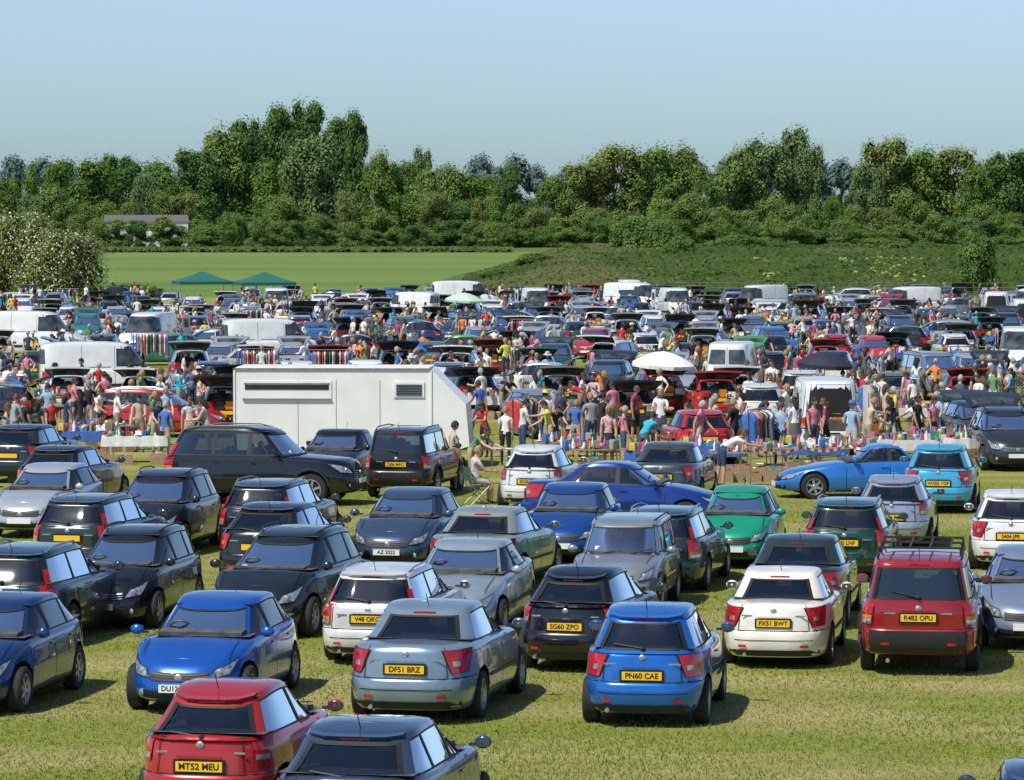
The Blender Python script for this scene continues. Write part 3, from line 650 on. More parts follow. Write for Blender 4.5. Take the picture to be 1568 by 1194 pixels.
# ------------------------------------------------------------------ stalls
GOODS=[mat('goods',c,.5,noise=.25,nscale=12) for c in((.7,.68,.64),(.55,.05,.05),(.05,.15,.45),(.6,.45,.08),(.06,.25,.12),(.50,.28,.34),(.25,.16,.09),(.03,.03,.035),(.10,.40,.48),(.75,.75,.76),(.35,.28,.2),(.50,.14,.26))]
M_wood=mat('table_wood',(.32,.20,.11),.6,nscale=10,col2=(.42,.28,.16));M_card=mat('cardboard',(.36,.25,.14),.8,noise=.12)
def table(seed,cloth=None,L=1.8):
    r=random.Random(seed);mb=MB();D=.62;mb.box((0,0,.72),(L,D,.035),0)
    for sx in(-1,1):
        for sy in(-1,1): mb.tube([(sx*(L/2-.1),sy*.26,0),(sx*(L/2-.18),sy*.26,.70)],.016,5,1)
        mb.tube([(sx*(L/2-.12),-.26,.2),(sx*(L/2-.12),.26,.2)],.012,5,1)
    if cloth:
        n=24;G=[]
        for h in(0,.12,.28):
            row=[]
            for k in range(n*2+8):
                q=k/(n*2+8)*2*(L+D)
                if q<L:x,y,nx,ny=-L/2+q,-D/2,0,-1
                elif q<L+D:x,y,nx,ny=L/2,-D/2+q-L,1,0
                elif q<2*L+D:x,y,nx,ny=L/2-(q-L-D),D/2,0,1
                else:x,y,nx,ny=-L/2,D/2-(q-2*L-D),-1,0
                o=.012+h*.12*(.5+.5*math.sin(q*17));row.append((x+nx*o,y+ny*o,.742-h))
            G.append(row)
        mb.grid(G,2,True);mb.box((0,0,.744),(L+.02,D+.02,.006),2)
    for k in range(44):
        x,y=r.uniform(-L/2+.06,L/2-.06),r.uniform(-.26,.26);m=3+r.randrange(12);t=r.random();z=.748
        if t<.4: w,d,h=r.uniform(.06,.22),r.uniform(.05,.18),r.uniform(.03,.26);mb.box((x,y,z+h/2),(w,d,h),m,rz=r.uniform(0,3))
        elif t<.75:
            h=r.uniform(.1,.32);a=r.uniform(.025,.05);mb.lathe_z((x,y,z),[(a*.8,0),(a,.01),(a,h*.6),(a*.4,h*.8),(a*.45,h),(.001,h)],8,m)
        elif t<.9: a=r.uniform(.05,.09);mb.ell((x,y,z+a*.9),(a,a,a),m,6,8)
        else: a=r.uniform(.09,.14);mb.lathe_z((x,y,z),[(a*.4,0),(a,.03),(a*.95,.035),(a*.4,.01),(.001,.01)],12,m)
    for k in range(5):
        x=r.uniform(-L/2+.2,L/2-.2);y=r.uniform(-.9,-.4);w=.38;h=r.uniform(.2,.32);m=15
        for s_ in(1,-1): mb.box((x+s_*w/2,y,h/2),(.012,.3,h),m);mb.box((x,y+s_*.15,h/2),(w,.012,h),m)
        mb.box((x,y,h*.55),(w*.9,.27,h*.3),3+r.randrange(12),rz=.1);mb.box((x+.05,y,h*.85),(w*.4,.14,h*.5),3+r.randrange(12),rz=.4)
    return mb.mesh('table',[M_wood,M_fr,cloth or M_wood]+GOODS+[M_card],35)
TB=[table(1),table(2,TOPS[0]),table(3,TOPS[13]),table(4,L=2.2),table(5,TOPS[16]),table(6,TOPS[14],L=2.2),table(7)]
def rail(seed):
    r=random.Random(seed);mb=MB();L=1.7
    for sx in(-1,1): mb.tube([(sx*L/2,0,0),(sx*L/2,0,1.6)],.018,6,0);mb.tube([(sx*L/2,-.28,.03),(sx*L/2,.28,.03)],.018,6,0)
    mb.tube([(-L/2,0,1.6),(L/2,0,1.6)],.016,6,0)
    x=-L/2+.08
    while x<L/2-.06:
        m=1+r.choice([0,0,1,2,7,7,7,2,6,9,9,10,4,5]);h=r.uniform(.55,1.05);w=r.uniform(.2,.27);z=1.53
        mb.tube([(x,0,1.6),(x,0,z)],.006,4,0)
        G=[]
        for q,ww,th in((0,.05,.02),(.05,w*.7,.05),(.12,w,.06),(.4*h,w*.85,.05),(.75*h,w*.95,.06),(h,w,.05)):
            G.append([(x+th*math.cos(t)*(.8),ww*math.sin(t)*(1+.05*math.sin(4*t)),z-q) for t in np.linspace(0,2*math.pi,13)[:-1]])
        mb.grid(G,m,True);x+=r.uniform(.05,.14)
    return mb.mesh('rail',[M_fr]+GOODS,60)
RL=[rail(1),rail(2),rail(3)]
def stall(kind,u,v,rz=0,xy=None):
    x,y=xy if xy else gnd(u,v)
    me,nm=(R.choice(TB),'stall_table') if kind=='t' else (R.choice(RL),'clothes_rail')
    place(nm,me,(x,y,0),rz);OCC.append((x,y,.75))
for (k,u,v,rz) in [('t',205,708,.1),('t',905,730,.15),('t',1010,735,-.1),('r',800,690,1.2),('t',1190,728,0),('t',1245,722,.1),('t',1415,660,.1),('t',1380,715,0),('r',1160,715,1.2),('r',1330,662,1.3),('t',1540,705,.1),('t',1500,712,.2),('t',60,735,.2),('t',870,718,.3),('t',1300,727,0),('t',170,690,.5),('t',130,700,.1),('t',1440,705,.1),('t',1090,725,0),('t',1140,735,.1)]:
    stall(k,u,v,rz)
def parasol(name,x,y,r,h,c,tilt=0):
    mb=MB();mb.tube([(0,0,0),(0,0,h+.1)],.02,6,1);G=[]
    for rr,dz in((.001,.42),(.3,.36),(.6,.24),(.85,.09),(1.0,0),(1.0,-.12)):
        G.append([(r*rr*(1-(.05*rr if k%2 else 0))*math.cos(2*math.pi*k/16),r*rr*(1-(.05*rr if k%2 else 0))*math.sin(2*math.pi*k/16),h-.42+dz) for k in range(16)])
    mb.grid(G,0,True);mb.lathe_z((0,0,0),[(.001,.08),(.2,.07),(.22,0)],12,1)
    o=place(name,mb.mesh(name,[c,M_fr],25),(x,y,0),.3);o.rotation_euler=(tilt,tilt*.5,.3)
M_gz=mat('gazebo_green',(.015,.12,.09),.7,noise=.12)
def gazebo(x,y,w,h,c):
    mb=MB()
    for sx in(-1,1):
        for sy in(-1,1): mb.tube([(sx*w/2,sy*w/2,0),(sx*w/2,sy*w/2,h)],.025,6,1)
    G=[]
    for q,z in((1.02,h-.22),(1.03,h),(.75,h+.17),(.4,h+.42),(.12,h+.68),(0,h+.74)):
        row=[]
        for k in range(24):
            a=k/24*4;i=int(a);f=a-i;cs=[(-1,-1),(1,-1),(1,1),(-1,1)];p,p2=cs[i],cs[(i+1)%4]
            sag=1-.05*math.sin(f*math.pi)*(q if q<1 else 0);row.append(((p[0]*(1-f)+p2[0]*f)*w/2*q*sag,(p[1]*(1-f)+p2[1]*f)*w/2*q*sag,z))
        G.append(row)
    mb.grid(G,0,True);place('green_gazebo',mb.mesh('gazebo',[c,M_fr],30),(x,y,0),.25)
for u,d in((310,283),(405,279)):
    gazebo((u-784)/5800*d,d,3.9,2.15,M_gz);OCC.append(((u-784)/5800*d,d,2))
for nm,u,v,r,h,c in(('parasol',1258,640,1.0,2.3,mat('parasol_dark',(.02,.02,.04),.7,noise=.1)),('parasol',1010,640,1.1,2.3,TOPS[0]),('parasol',708,505,1.2,2.3,mat('parasol_mint',(.45,.62,.50),.7,noise=.1)),('parasol',625,590,.7,1.9,mat('parasol_blue',(.03,.18,.55),.6,noise=.1))):
    x,y=gnd(u,v);parasol(nm,x,y,r,h,c,.08)
WH=(.76,.77,.76)
def mk(key,u,v,deg,col,metal=.05,op=False,sc=1):
    x,y=gnd(u,v);return put_car(key,x,y,rad(deg),col,metal,op=op,sc=sc)
mk('van',1258,690,92,WH,op=True);mk('van',160,612,12,WH);mk('van',55,548,-10,WH,sc=1.05);mk('van',1125,610,80,WH)
mk('van',715,478,5,WH,sc=1.05);mk('van',975,482,-38,WH,sc=1.05);mk('van',1160,484,-140,WH,sc=1.0);mk('van',1388,488,-160,WH,sc=1.0);mk('van',1580,492,-130,WH)
mk('van',420,560,15,WH);mk('van',625,492,150,WH,sc=.9);mk('suv',1430,610,-80,(.25,.3,.33),.4)
mk('estate',245,668,-8,(.5,.02,.02),.2);mk('hatch_m',1066,705,97,(.5,.015,.02),.2);mk('hatch_m',1088,640,95,(.55,.02,.02),.2,op=True)
mk('hatch_m',830,668,-70,(.3,.34,.36),.5);mk('estate',850,632,95,(.32,.32,.3),.4,op=True);mk('estate',965,660,93,(.02,.02,.022),.3,op=True)
mk('hatch_m',1500,690,-80,(.03,.05,.06),.3,op=True);mk('hatch_m',1490,598,-86,(.42,.46,.48),.4);mk('hatch_s',1338,565,-85,(.6,.03,.04),.2);mk('mpv',1540,715,-88,(.03,.035,.04),.3,op=True)
mk('saloon',395,585,3,(.5,.52,.5),.4)
COLS=[((.42,.45,.47),.4)]*7+[((.02,.022,.025),.3)]*5+[((.02,.05,.13),.4)]*2+[((.03,.08,.07),.4)]*3+[((.14,.18,.20),.4)]*3+[((.45,.02,.02),.2)]*3+[((.7,.7,.68),.05)]*6+[((.03,.18,.5),.4),((.3,.32,.31),.4),((.05,.25,.25),.4),((.10,.35,.06),.3)]
d=121.
row=0
while d<296:
    hw=.145*d;x=-hw+R.uniform(0,2)
    while x<hw:
        yy=d+R.uniform(-1.2,1.2)
        if R.random()<.84 and free(x,yy,.75):
            key=R.choice(['hatch_s','hatch_r','hatch_r','hatch_m','hatch_m','estate','estate','mpv','saloon']+(['van'] if R.random()<.45 else []))
            o_=key!='saloon' and R.random()<.7
            rot=(90 if (row%2 or R.random()<.25) else -90)+R.gauss(0,8)
            if R.random()<.10: rot+=90
            c,mt=R.choice(COLS)
            if key=='van': c,mt=WH,.05
            put_car(key,x,yy,rad(rot),c,mt,op=o_,sc=R.uniform(.96,1.03))
            q=-1 if row%2 else 1
            tx,ty=x+R.uniform(-.4,.4),yy+q*(3.0)
            if R.random()<.8 and free(tx,ty,.5):
                stall('r' if R.random()<.10 else 't',0,0,R.gauss(0,.2),xy=(tx,ty))
                for k in range(R.choice([0,1,1,2,3])):
                    px,py=tx+R.uniform(-1.1,1.1),ty+q*R.uniform(.6,1.3)
                    if free(px,py,.02): put_person(0,0,xy=(px,py),rz=rad(90 if q<0 else -90)+R.gauss(0,.5))
        x+=R.uniform(2.5,3.2)
    n=int(20+d*.06)
    for k in range(n):
        px,py=R.uniform(-hw,hw),d+R.uniform(2.4,8.5)
        if R.random()<.55 and k: px,py=lx+R.uniform(-.8,.8),ly_+R.uniform(-.8,.8)
        lx,ly_=px,py
        if free(px,py,.12): put_person(0,0,xy=(px,py))
    d+=(11.5 if row%2==0 else 9.5)*(1+row*.012);row+=1
for k in range(80):
    v=R.uniform(625,700);u=R.choice([R.uniform(0,360),R.uniform(720,1568),R.uniform(720,1568)])
    x,y=gnd(u,v)
    if free(x,y,.12): put_person(0,0,xy=(x,y))
# ------------------------------------------------------------------ terrain
def sst(a,b,x):
    t=np.clip((x-a)/(b-a),0,1);return t*t*(3-2*t)
def gz(x,y): return 2.1*sst(360,720,y)
def bankz(x,y):
    e=sst(-10,9,x-.02*(y-400))
    return e*(3.95*sst(338,404,y)*(1-.75*sst(410,480,y))+.25*np.sin(x*.12)*sst(360,400,y)*.4+.10*np.sin(x*.6+y*.3)*sst(338,350,y))-.15+ .999*gz(x,y)*(1-e)
def grid_mesh(name,xs,ys,zf,m):
    X,Y=np.meshgrid(xs,ys);Z=zf(X,Y);v=np.stack([X,Y,Z],-1).reshape(-1,3);nx=len(xs);ny=len(ys)
    i=np.arange(ny-1)[:,None]*nx+np.arange(nx-1)[None,:];f=np.stack([i,i+1,i+nx+1,i+nx],-1).reshape(-1,4)
    me=bpy.data.meshes.new(name);me.from_pydata(v.tolist(),[],f.tolist());me.materials.append(m)
    me.polygons.foreach_set('use_smooth',[True]*len(me.polygons));return me
def ground_mat():
    m=bpy.data.materials.new('field_grass');m.use_nodes=True;nt=m.node_tree;N=nt.nodes;Lk=nt.links;b=N['Principled BSDF'];b.inputs['Roughness'].default_value=.95;b.inputs['Specular IOR Level'].default_value=.1
    g=N.new('ShaderNodeNewGeometry')
    def noise(sc,det=6,stretch=None):
        n=N.new('ShaderNodeTexNoise');n.inputs['Scale'].default_value=sc;n.inputs['Detail'].default_value=det
        if stretch:
            mp=N.new('ShaderNodeMapping');mp.inputs['Scale'].default_value=stretch;Lk.new(g.outputs['Position'],mp.inputs['Vector']);Lk.new(mp.outputs['Vector'],n.inputs['Vector'])
        else: Lk.new(g.outputs['Position'],n.inputs['Vector'])
        return n
    def ramp(n,ps):
        r=N.new('ShaderNodeValToRGB');e=r.color_ramp.elements
        while len(e)<len(ps): e.new(.5)
        for k,(p,c) in enumerate(ps): e[k].position=p;e[k].color=(*c,1)
        Lk.new(n.outputs[0],r.inputs['Fac']);return r
    def mix(f,a,c):
        x=N.new('ShaderNodeMix');x.data_type='RGBA'
        fi=[s for s in x.inputs if s.name=='Factor' and s.type=='VALUE'][0];ai=[s for s in x.inputs if s.name=='A' and s.type=='RGBA'][0];bi=[s for s in x.inputs if s.name=='B' and s.type=='RGBA'][0]
        Lk.new(f,fi);Lk.new(a,ai);Lk.new(c,bi);return [s for s in x.outputs if s.type=='RGBA'][0]
    fine=ramp(noise(9,8),[(.3,(.10,.145,.02)),(.5,(.185,.22,.036)),(.7,(.28,.27,.065))])
    straw=ramp(noise(14,8,(1,.35,1)),[(.3,(.20,.19,.06)),(.55,(.37,.32,.14)),(.75,(.48,.40,.21))])
    pat=ramp(noise(.30,7,(.5,1.3,1)),[(.44,(0,0,0)),(.62,(.85,.85,.85))])
    near=mix(pat.outputs['Color'],fine.outputs['Color'],straw.outputs['Color'])
    crop=ramp(noise(.05,7,(.25,1,1)),[(.3,(.10,.185,.04)),(.55,(.145,.215,.055)),(.75,(.20,.22,.09))])
    sx=N.new('ShaderNodeSeparateXYZ');Lk.new(g.outputs['Position'],sx.inputs[0])
    mr=N.new('ShaderNodeMapRange');mr.inputs['From Min'].default_value=325;mr.inputs['From Max'].default_value=335;Lk.new(sx.outputs['Y'],mr.inputs['Value'])
    c1=mix(mr.outputs[0],near,crop.outputs['Color'])
    far=ramp(noise(.02,5),[(.4,(.12,.14,.05)),(.6,(.10,.15,.035))])
    mr2=N.new('ShaderNodeMapRange');mr2.inputs['From Min'].default_value=600;mr2.inputs['From Max'].default_value=606;Lk.new(sx.outputs['Y'],mr2.inputs['Value'])
    c2=mix(mr2.outputs[0],c1,far.outputs['Color'])
    Lk.new(c2,b.inputs['Base Color'])
    bn=noise(22,8);bp=N.new('ShaderNodeBump');bp.inputs['Strength'].default_value=.6;bp.inputs['Distance'].default_value=.06;Lk.new(bn.outputs[0],bp.inputs['Height']);Lk.new(bp.outputs['Normal'],b.inputs['Normal'])
    return m
xs=np.unique(np.concatenate([np.linspace(-4000,-200,12),np.linspace(-200,200,41),np.linspace(200,4000,12)]));ys=np.unique(np.concatenate([np.linspace(-60,340,20),np.linspace(340,760,43),np.linspace(760,7000,14)]))
place('grass_field',grid_mesh('grass_field',xs,ys,gz,ground_mat()),(0,0,0))
M_bank=mat('bank_rough_grass',(.055,.105,.026),.95,nscale=.22,col2=(.10,.15,.04),bump=.5,bscale=3,spec=.1)
place('grass_bank',grid_mesh('grass_bank',np.linspace(-14,150,110),np.linspace(334,600,120),bankz,M_bank),(0,0,0))
def quads(name,C,Nn,size,mats,mi=None,aspect=1.,up=None):
    n=len(C);Nn=Nn/np.linalg.norm(Nn,axis=1,keepdims=True)
    r=NR.normal(size=(n,3)) if up is None else np.tile([0,0,1.],(n,1))+NR.normal(size=(n,3))*up
    T=np.cross(Nn,r);T/=np.linalg.norm(T,axis=1,keepdims=True);B=np.cross(Nn,T)
    s=size[:,None]
    V=np.stack([C-T*s*.5-B*s*.25*aspect,C+T*s*.1-B*s*.5*aspect,C+T*s*.5+B*s*.2*aspect,C-T*s*.15+B*s*.5*aspect],1).reshape(-1,3)
    me=bpy.data.meshes.new(name);me.vertices.add(4*n);me.vertices.foreach_set('co',V.astype(np.float32).ravel())
    me.loops.add(4*n);me.loops.foreach_set('vertex_index',np.arange(4*n,dtype=np.int32))
    me.polygons.add(n);me.polygons.foreach_set('loop_start',np.arange(0,4*n,4,dtype=np.int32))
    if mi is not None: me.polygons.foreach_set('material_index',mi.astype(np.int32))
    for m in mats: me.materials.append(m)
    me.update(calc_edges=True);me.validate();return me
def leafmat(name,c,c2,sc=.5,k=1.0):
    return mat(name,tuple(q*k for q in c),.85,nscale=sc,col2=tuple(q*k for q in c2),spec=.05,trans=.38)
BARK=mat('bark',(.12,.095,.07),.9,noise=.3,nscale=4)
INNER_SHADE=leafmat('leaf_inner_shade',(.060,.11,.030),(.085,.14,.04))  # darker leaf green: shade inside the crown put into the colour
def tree_mesh(name,seed,H,Wd,leaf,n_lobe=24,per=260,lsize=.55,shape='round',base=.12,leaf2=None,trunk=True,p3=.3):
    r=np.random.default_rng(seed);cs=[];rs=[]
    for k in range(n_lobe):
        z=r.uniform(base,.93);a=r.uniform(0,6.28)
        if shape=='round': env=math.sqrt(max(.05,1-((z-.48)/.52)**2))
        elif shape=='poplar': env=.55*math.sqrt(max(.05,1-((z-.5)/.52)**2))+.1
        else: env=(1-z)*.9+.25
        q=math.sqrt(r.uniform(.05,1))*.74
        rr=Wd*.5*r.uniform(.13,.36)*(1 if shape!='poplar' else .8)
        cs.append((Wd*.5*env*q*math.cos(a),Wd*.5*env*q*math.sin(a),H*z));rs.append((rr,rr,rr*r.uniform(.8,1.3)))
    C=[];Nn=[];S=[];MI=[]
    for c,q in zip(cs,rs):
        pr=int(per*(q[0]/(Wd*.14))**1.5)+40
        dvec=r.normal(size=(pr,3));dvec/=np.linalg.norm(dvec,axis=1,keepdims=True)
        k=r.uniform(.70,1.18,size=(pr,1))+.18*np.sin(dvec[:,:1]*7+dvec[:,1:2]*5)
        p=np.array(c)+dvec*k*np.array(q);C.append(p);Nn.append(dvec+r.normal(size=(pr,3))*.28+np.array([0,0,.3]));S.append(r.uniform(.5,1.2,pr)*lsize);MI.append((r.random(pr)<p3).astype(int))
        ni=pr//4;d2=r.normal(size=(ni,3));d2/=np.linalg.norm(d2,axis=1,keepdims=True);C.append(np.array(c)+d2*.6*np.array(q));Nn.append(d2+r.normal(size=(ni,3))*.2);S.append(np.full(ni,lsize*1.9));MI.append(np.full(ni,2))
    C=np.concatenate(C);C[:,2]=np.maximum(C[:,2],.1)
    me=quads(name,C,np.concatenate(Nn),np.concatenate(S),[leaf,leaf2 or leaf,INNER_SHADE,BARK],np.concatenate(MI))
    if trunk:
        mb=MB();mb.tube([(0,0,-.5),(.1,0,H*.2),(0,.2,H*.5),(0,0,H*.8)],[H*.022,H*.018,H*.012,H*.004],8,3)
        for c in cs[::2]: mb.tube([(0,0,min(c[2]*.6,H*.5)),(c[0]*.5,c[1]*.5,c[2]*.85),c],[H*.008,H*.005,H*.002],5,3)
        tm=mb.mesh('t',[leaf,leaf,INNER_SHADE,BARK],40)
        bm=bmesh.new();bm.from_mesh(me);bm.from_mesh(tm);bm.to_mesh(me);bm.free()
    return me
K=3.1
LV=[(leafmat('leaf_a',(.036,.070,.016),(.058,.100,.020),.3,K),leafmat('leaf_a2',(.055,.10,.020),(.085,.13,.028),.3,K)),
    (leafmat('leaf_b',(.050,.080,.020),(.078,.11,.028),.3,K),leafmat('leaf_b2',(.07,.11,.028),(.10,.135,.038),.3,K)),
    (leafmat('leaf_c',(.028,.058,.018),(.042,.080,.022),.3,K),leafmat('leaf_c2',(.042,.08,.022),(.062,.105,.028),.3,K)),
    (leafmat('leaf_d',(.068,.086,.024),(.094,.106,.032),.3,K),leafmat('leaf_d2',(.08,.10,.028),(.10,.115,.038),.3,K)),
    (leafmat('leaf_e',(.054,.086,.034),(.074,.108,.042),.3,K),leafmat('leaf_e2',(.078,.11,.044),(.098,.13,.055),.3,K))]
TM={}
for i,(sh,lv) in enumerate([('round',0),('round',1),('round',2),('round',3),('round',4),('poplar',2),('poplar',4),('round',0),('cone',1)]):
    TM[i]=tree_mesh('tree_%d'%i,20+i,16,14 if sh!='poplar' else 13,LV[lv][0],42 if sh!='poplar' else 52,250,.38,sh,leaf2=LV[lv][1],base=.10)
lineE=bpy.data.objects.new('distant_tree_line',None);scene.collection.objects.link(lineE)
def tr(u,top,w,kind,d):
    s=5800/d;x=(u-784)/s;zt=CAMH+(335-top)/s;zb_=float(gz(x,d));h=zt-zb_;sc=h/15.9
    place('tree',TM[kind],(x,d,zb_-.3),R.uniform(0,6.28),(w/s/13,w/s/13,sc),parent=lineE)
for a in[(0,266,80,0,700),(75,240,80,0,690),(130,236,115,0,700),(185,236,95,2,705),(225,262,55,4,680),(262,238,90,0,700),(300,228,100,2,700),(345,205,110,1,710),(378,180,90,5,715),(430,160,100,5,720),(470,152,100,5,722),(515,178,90,5,720),(545,168,70,5,718),(480,208,110,4,690),(420,235,90,0,695),(575,238,70,1,700),(610,240,70,0,705),(650,226,60,6,900),(655,264,75,1,700),(700,260,85,1,700),(745,260,85,0,700),(778,250,50,2,700),(850,274,75,1,700),(890,248,95,3,705),(940,222,110,3,710),(995,216,115,0,712),(1042,230,90,1,710),(1083,270,55,0,700),(1125,236,85,1,700),(1170,212,105,4,705),(1215,195,105,6,708),(1240,222,62,4,705),(1284,290,36,0,700),(1325,250,62,4,700),(1352,212,100,3,705),(1400,220,110,0,708),(1455,226,105,3,705),(1500,248,70,0,700),(1548,230,110,2,702),(1600,228,120,0,705),(-55,250,110,2,700)]:
    tr(a[0],a[1],a[2]*1.12,a[3],a[4])
u=-60
while u<1640:
    tr(u,R.uniform(288,335),R.uniform(50,90),R.choice([0,1,2,3,4,8,3,1]),R.uniform(655,680));u+=R.uniform(32,50)
u=-60
while u<1640:
    tr(u,R.uniform(325,352),R.uniform(45,75),R.choice([0,2,8,1]),R.uniform(640,652))
    u+=R.uniform(26,42)
u=-80
M_haze=(leafmat('leaf_far_haze',(.17,.25,.23),(.19,.27,.25)))  # bluish distance haze mixed into the leaf colour
FT=tree_mesh('tree_far',77,16,15,M_haze,22,220,.7,'round',leaf2=M_haze)
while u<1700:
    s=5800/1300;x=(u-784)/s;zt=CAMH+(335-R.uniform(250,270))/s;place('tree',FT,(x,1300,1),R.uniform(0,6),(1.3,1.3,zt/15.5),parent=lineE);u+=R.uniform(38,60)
BL=mat('blossom',(.58,.57,.44),.8,noise=.1)
def place_tree(name,me,u,d,w,h,base_h=16,base_w=13.,z=None):
    s=5800/d;x=(u-784)/s;zz=float(gz(x,d)) if z is None else z
    return place(name,me,(x,d,zz-.2),R.uniform(0,6),(w/base_w,w/base_w,h/(base_h*.98)))
HT=tree_mesh('hawthorn',5,6.2,11,LV[3][0],70,340,.19,'round',leaf2=BL,base=.06,p3=.20)
place_tree('hawthorn_bush',HT,95,300,8.5,5.4,6.2,11.);place_tree('hawthorn_bush',HT,30,304,9.5,6.6,6.2,11.);place_tree('hawthorn_bush',HT,-40,306,11,6.4,6.2,11.)
BU=tree_mesh('bush_d',6,5,7,LV[1][0],50,280,.22,'round',leaf2=LV[0][0],base=.05)
zb2=lambda u,d: float(bankz((u-784)/5800*d,d))
place_tree('bush',BU,975,396,6.5,4.2,5,7,z=zb2(970,396)-1.1);place_tree('bush',BU,1015,394,5.2,4.0,5,7,z=zb2(1015,394)-1.2);place_tree('bush',BU,1045,388,4.0,2.4,5,7,z=zb2(1045,388)-.7)
place_tree('bush',BU,1498,345,5.0,5.0,5,7,z=0);place_tree('bush',BU,200,330,8,1.2,5,7,z=0);place_tree('bush',BU,1190,335,7,1.5,5,7,z=0)
for u,d,w_,h_ in((820,388,5,1.3),(880,396,4,1.0),(1130,402,7,1.5),(1180,404,5,1.0),(1290,404,6,.9),(1350,402,8,1.4),(1420,404,5,.9),(1545,404,8,1.3),(760,380,4,1.0),(1230,372,4,.9),(1080,366,5,.9)):
    place_tree('scrub_bush',BU,u,d,w_,h_,5,7,z=zb2(u,d)-.2)
n=56000;X=NR.uniform(-8,75,n);Y=336+NR.random(n)**1.3*80;Z=bankz(X,Y)
keep=X>-5;C=np.stack([X,Y,Z+.06],-1)[keep];n=len(C)
pz=np.sin(C[:,0]*.22)+np.sin(C[:,1]*.16+C[:,0]*.05)+np.sin(C[:,0]*.07+2)+NR.normal(size=n)*.35
mi=np.where(pz>.8,1,0)
nz=np.sin(C[:,0]*.35+1)+np.sin(C[:,0]*.13)*.6+np.sin(C[:,1]*.5)*.6;fl=(nz>-.2)&(C[:,0]>24)&(C[:,0]<48)&(C[:,1]>360)&(C[:,1]<386)&(NR.random(n)<.14);mi[fl]=2
Nn=NR.normal(size=(n,3))*.45;Nn[:,2]+=1.0;Nn[:,1]-=.5
M_tuft=leafmat('tuft_green',(.065,.115,.03),(.095,.145,.04),.12);M_tuft2=leafmat('tuft_olive',(.12,.15,.05),(.17,.18,.08),.12);M_flow=mat('flower_yellow',(.32,.28,.06),.8,noise=.3)
place('bank_long_grass',quads('bank_long_grass',C,Nn,NR.uniform(.25,.6,n),[M_tuft,M_tuft2,M_flow],mi,up=.3),(0,0,0))
n=9000;X=NR.uniform(-75,0,n);Y=NR.uniform(596,606,n);C=np.stack([X*1.2,Y,gz(X,Y)+NR.uniform(0,.7,n)],-1)
place('field_margin_grass',quads('field_margin',C,NR.normal(size=(n,3))*.4+np.array([0,-.6,1]),NR.uniform(.4,.9,n),[M_tuft2,M_tuft],(NR.random(n)<.5).astype(int)),(0,0,0))
n=170000;t=NR.random(n);Y=41+55*t**1.25;X=NR.uniform(-.15,.15,n)*Y;hgt=NR.uniform(.02,.055,n)
a=NR.uniform(0,6.28,n);wv=NR.uniform(.005,.010,n)
base=np.stack([X,Y,np.zeros(n)],-1);dx=np.stack([np.cos(a)*wv,np.sin(a)*wv,np.zeros(n)],-1);tip=base+np.stack([NR.normal(size=n)*.022,NR.normal(size=n)*.022,hgt],-1)
V=np.stack([base-dx,base+dx,tip],1).reshape(-1,3)
me=bpy.data.meshes.new('turf');me.vertices.add(3*n);me.vertices.foreach_set('co',V.astype(np.float32).ravel());me.loops.add(3*n);me.loops.foreach_set('vertex_index',np.arange(3*n,dtype=np.int32));me.polygons.add(n);me.polygons.foreach_set('loop_start',np.arange(0,3*n,3,dtype=np.int32))
pn=np.sin(X*.9+Y*.35)+np.sin(X*.33-Y*.7)+NR.normal(size=n)*.9;me.polygons.foreach_set('material_index',np.where(pn>.8,1,np.where(pn<-.8,2,0)).astype(np.int32))
for m in(leafmat('turf_green',(.175,.23,.038),(.25,.27,.06),2),leafmat('turf_straw',(.39,.34,.15),(.45,.39,.20),2),leafmat('turf_dark',(.11,.165,.024),(.16,.215,.038),2)): me.materials.append(m)
me.update(calc_edges=True);place('turf_grass',me,(0,0,0))
M_w=mat('render_wall',(.75,.74,.70),.8,noise=.06);M_roof=mat('roof_slate',(.12,.11,.11),.8,noise=.2)
for u,w in((200,9),(262,6)):
    mb=MB();mb.box((0,0,2.2),(w,4,4.4),0)
    mb.add([(-w/2-.2,-2.2,4.4),(w/2+.2,-2.2,4.4),(w/2+.2,2.2,4.4),(-w/2-.2,2.2,4.4),(-w/2,0,5.6),(w/2,0,5.6)],[(0,1,5,4),(2,3,4,5),(1,2,5),(3,0,4)],1)
    for k in range(2): mb.box((-w/4+w/2*k,-2.03,2.4),(.9,.06,1.2),2)
    place('white_house',mb.mesh('house',[M_w,M_roof,M_black],0),((u-784)/5800*668,668,1.9),.1)
mb=MB()
for k in range(16): mb.tube([(k*2.6,0,-.3),(k*2.6+.03,0,1.35)],.05,6,0)
for z in(.5,.85,1.25): mb.tube([(0,-.06,z),(39,-.06,z)],.012,4,1)
place('wire_fence',mb.mesh('fence',[BARK,M_fr],40),(14,329,0),-.02)
mb=MB();pts=[gnd(1150,742),gnd(1230,738),gnd(1300,735),gnd(1375,738)]
for (x,y) in pts: mb.tube([(x,y,0),(x,y,.95)],.015,5,1)
for (a,b) in zip(pts[:-1],pts[1:]):
    for k in range(12):
        f0,f1=k/12,(k+1)/12;z0=.9-.12*math.sin(f0*math.pi);z1=.9-.12*math.sin(f1*math.pi)
        p=lambda f,z:(a[0]+(b[0]-a[0])*f,a[1]+(b[1]-a[1])*f,z)
        mb.add([p(f0,z0-.04),p(f1,z1-.04),p(f1,z1+.03),p(f0,z0+.03)],[(0,1,2,3)],2 if k%2 else 3)
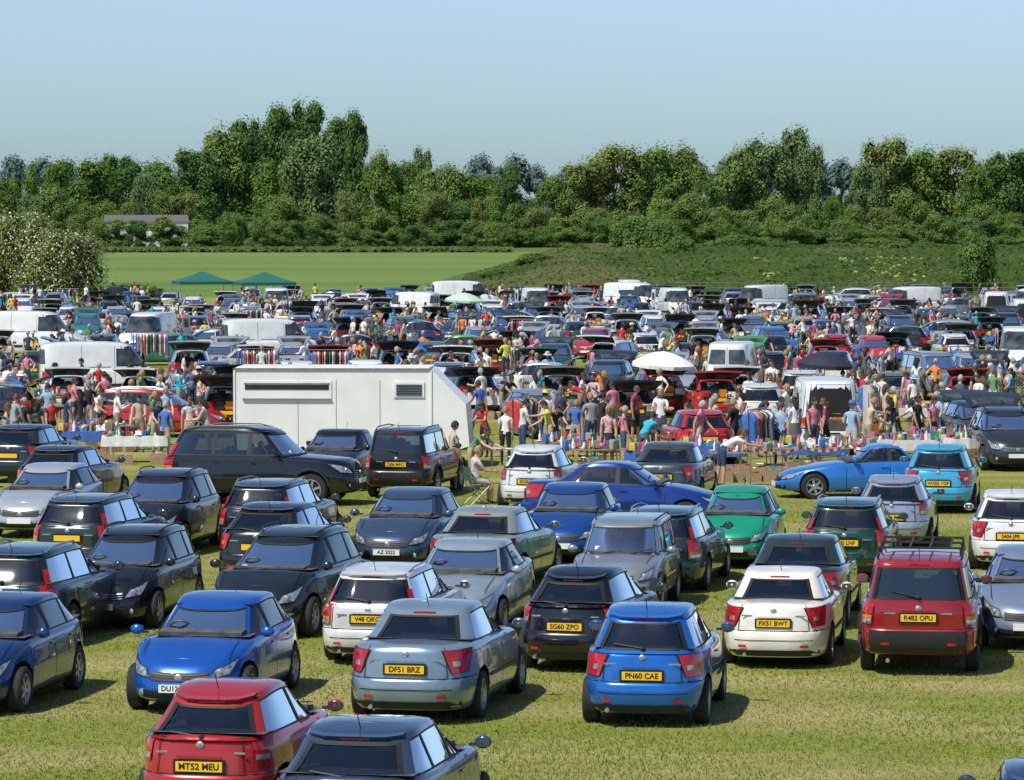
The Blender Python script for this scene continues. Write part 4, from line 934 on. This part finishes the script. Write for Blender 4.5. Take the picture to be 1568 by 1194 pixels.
place('barrier_tape',mb.mesh('tape',[M_fr,M_fr,GOODS[1],GOODS[9]],0),(0,0,0))
# ------------------------------------------------------------------ light, sky, camera
w=bpy.data.worlds.new('World');scene.world=w;w.use_nodes=True;nt=w.node_tree;bg=nt.nodes['Background'];sk=nt.nodes.new('ShaderNodeTexSky');sk.sky_type='NISHITA';sk.sun_disc=False
D=Vector((-.62,-.60,0)).normalized()*math.cos(rad(56));D.z=math.sin(rad(56))
sk.sun_elevation=rad(56);sk.sun_rotation=math.atan2(D.x,D.y)%(2*math.pi);sk.air_density=1.0;sk.dust_density=.3;sk.ozone_density=2.5
mu=nt.nodes.new('ShaderNodeVectorMath');mu.operation='MULTIPLY'
tc=nt.nodes.new('ShaderNodeTexCoord');sp=nt.nodes.new('ShaderNodeSeparateXYZ');nt.links.new(tc.outputs['Generated'],sp.inputs[0])
cr=nt.nodes.new('ShaderNodeValToRGB');e=cr.color_ramp.elements;e[0].position=0;e[0].color=(.53,.79,1.16,1);e[1].position=.30;e[1].color=(1.1,1.15,1.25,1)
e2=e.new(.06);e2.color=(1.00,1.16,1.48,1)
nt.links.new(sp.outputs[2],cr.inputs[0]);nt.links.new(cr.outputs[0],mu.inputs[1])
nt.links.new(sk.outputs[0],mu.inputs[0]);nt.links.new(mu.outputs[0],bg.inputs['Color']);bg.inputs['Strength'].default_value=.09
sl=bpy.data.lights.new('sun','SUN');sl.energy=5.0;sl.angle=rad(.5);sl.color=(1,.95,.85);so=bpy.data.objects.new('sun',sl);scene.collection.objects.link(so);so.rotation_euler=D.to_track_quat('Z','Y').to_euler();so.location=(0,0,60)
cd=bpy.data.cameras.new('camera');cd.sensor_width=36;cd.lens=36*5800/1568;cd.clip_start=1;cd.clip_end=12000;c=bpy.data.objects.new('camera',cd);scene.collection.objects.link(c);c.location=(0,0,CAMH);c.rotation_euler=(rad(90)-math.atan(262/5800),0,0);scene.camera=c
scene.view_settings.view_transform='Standard';scene.view_settings.look='None';scene.view_settings.exposure=0
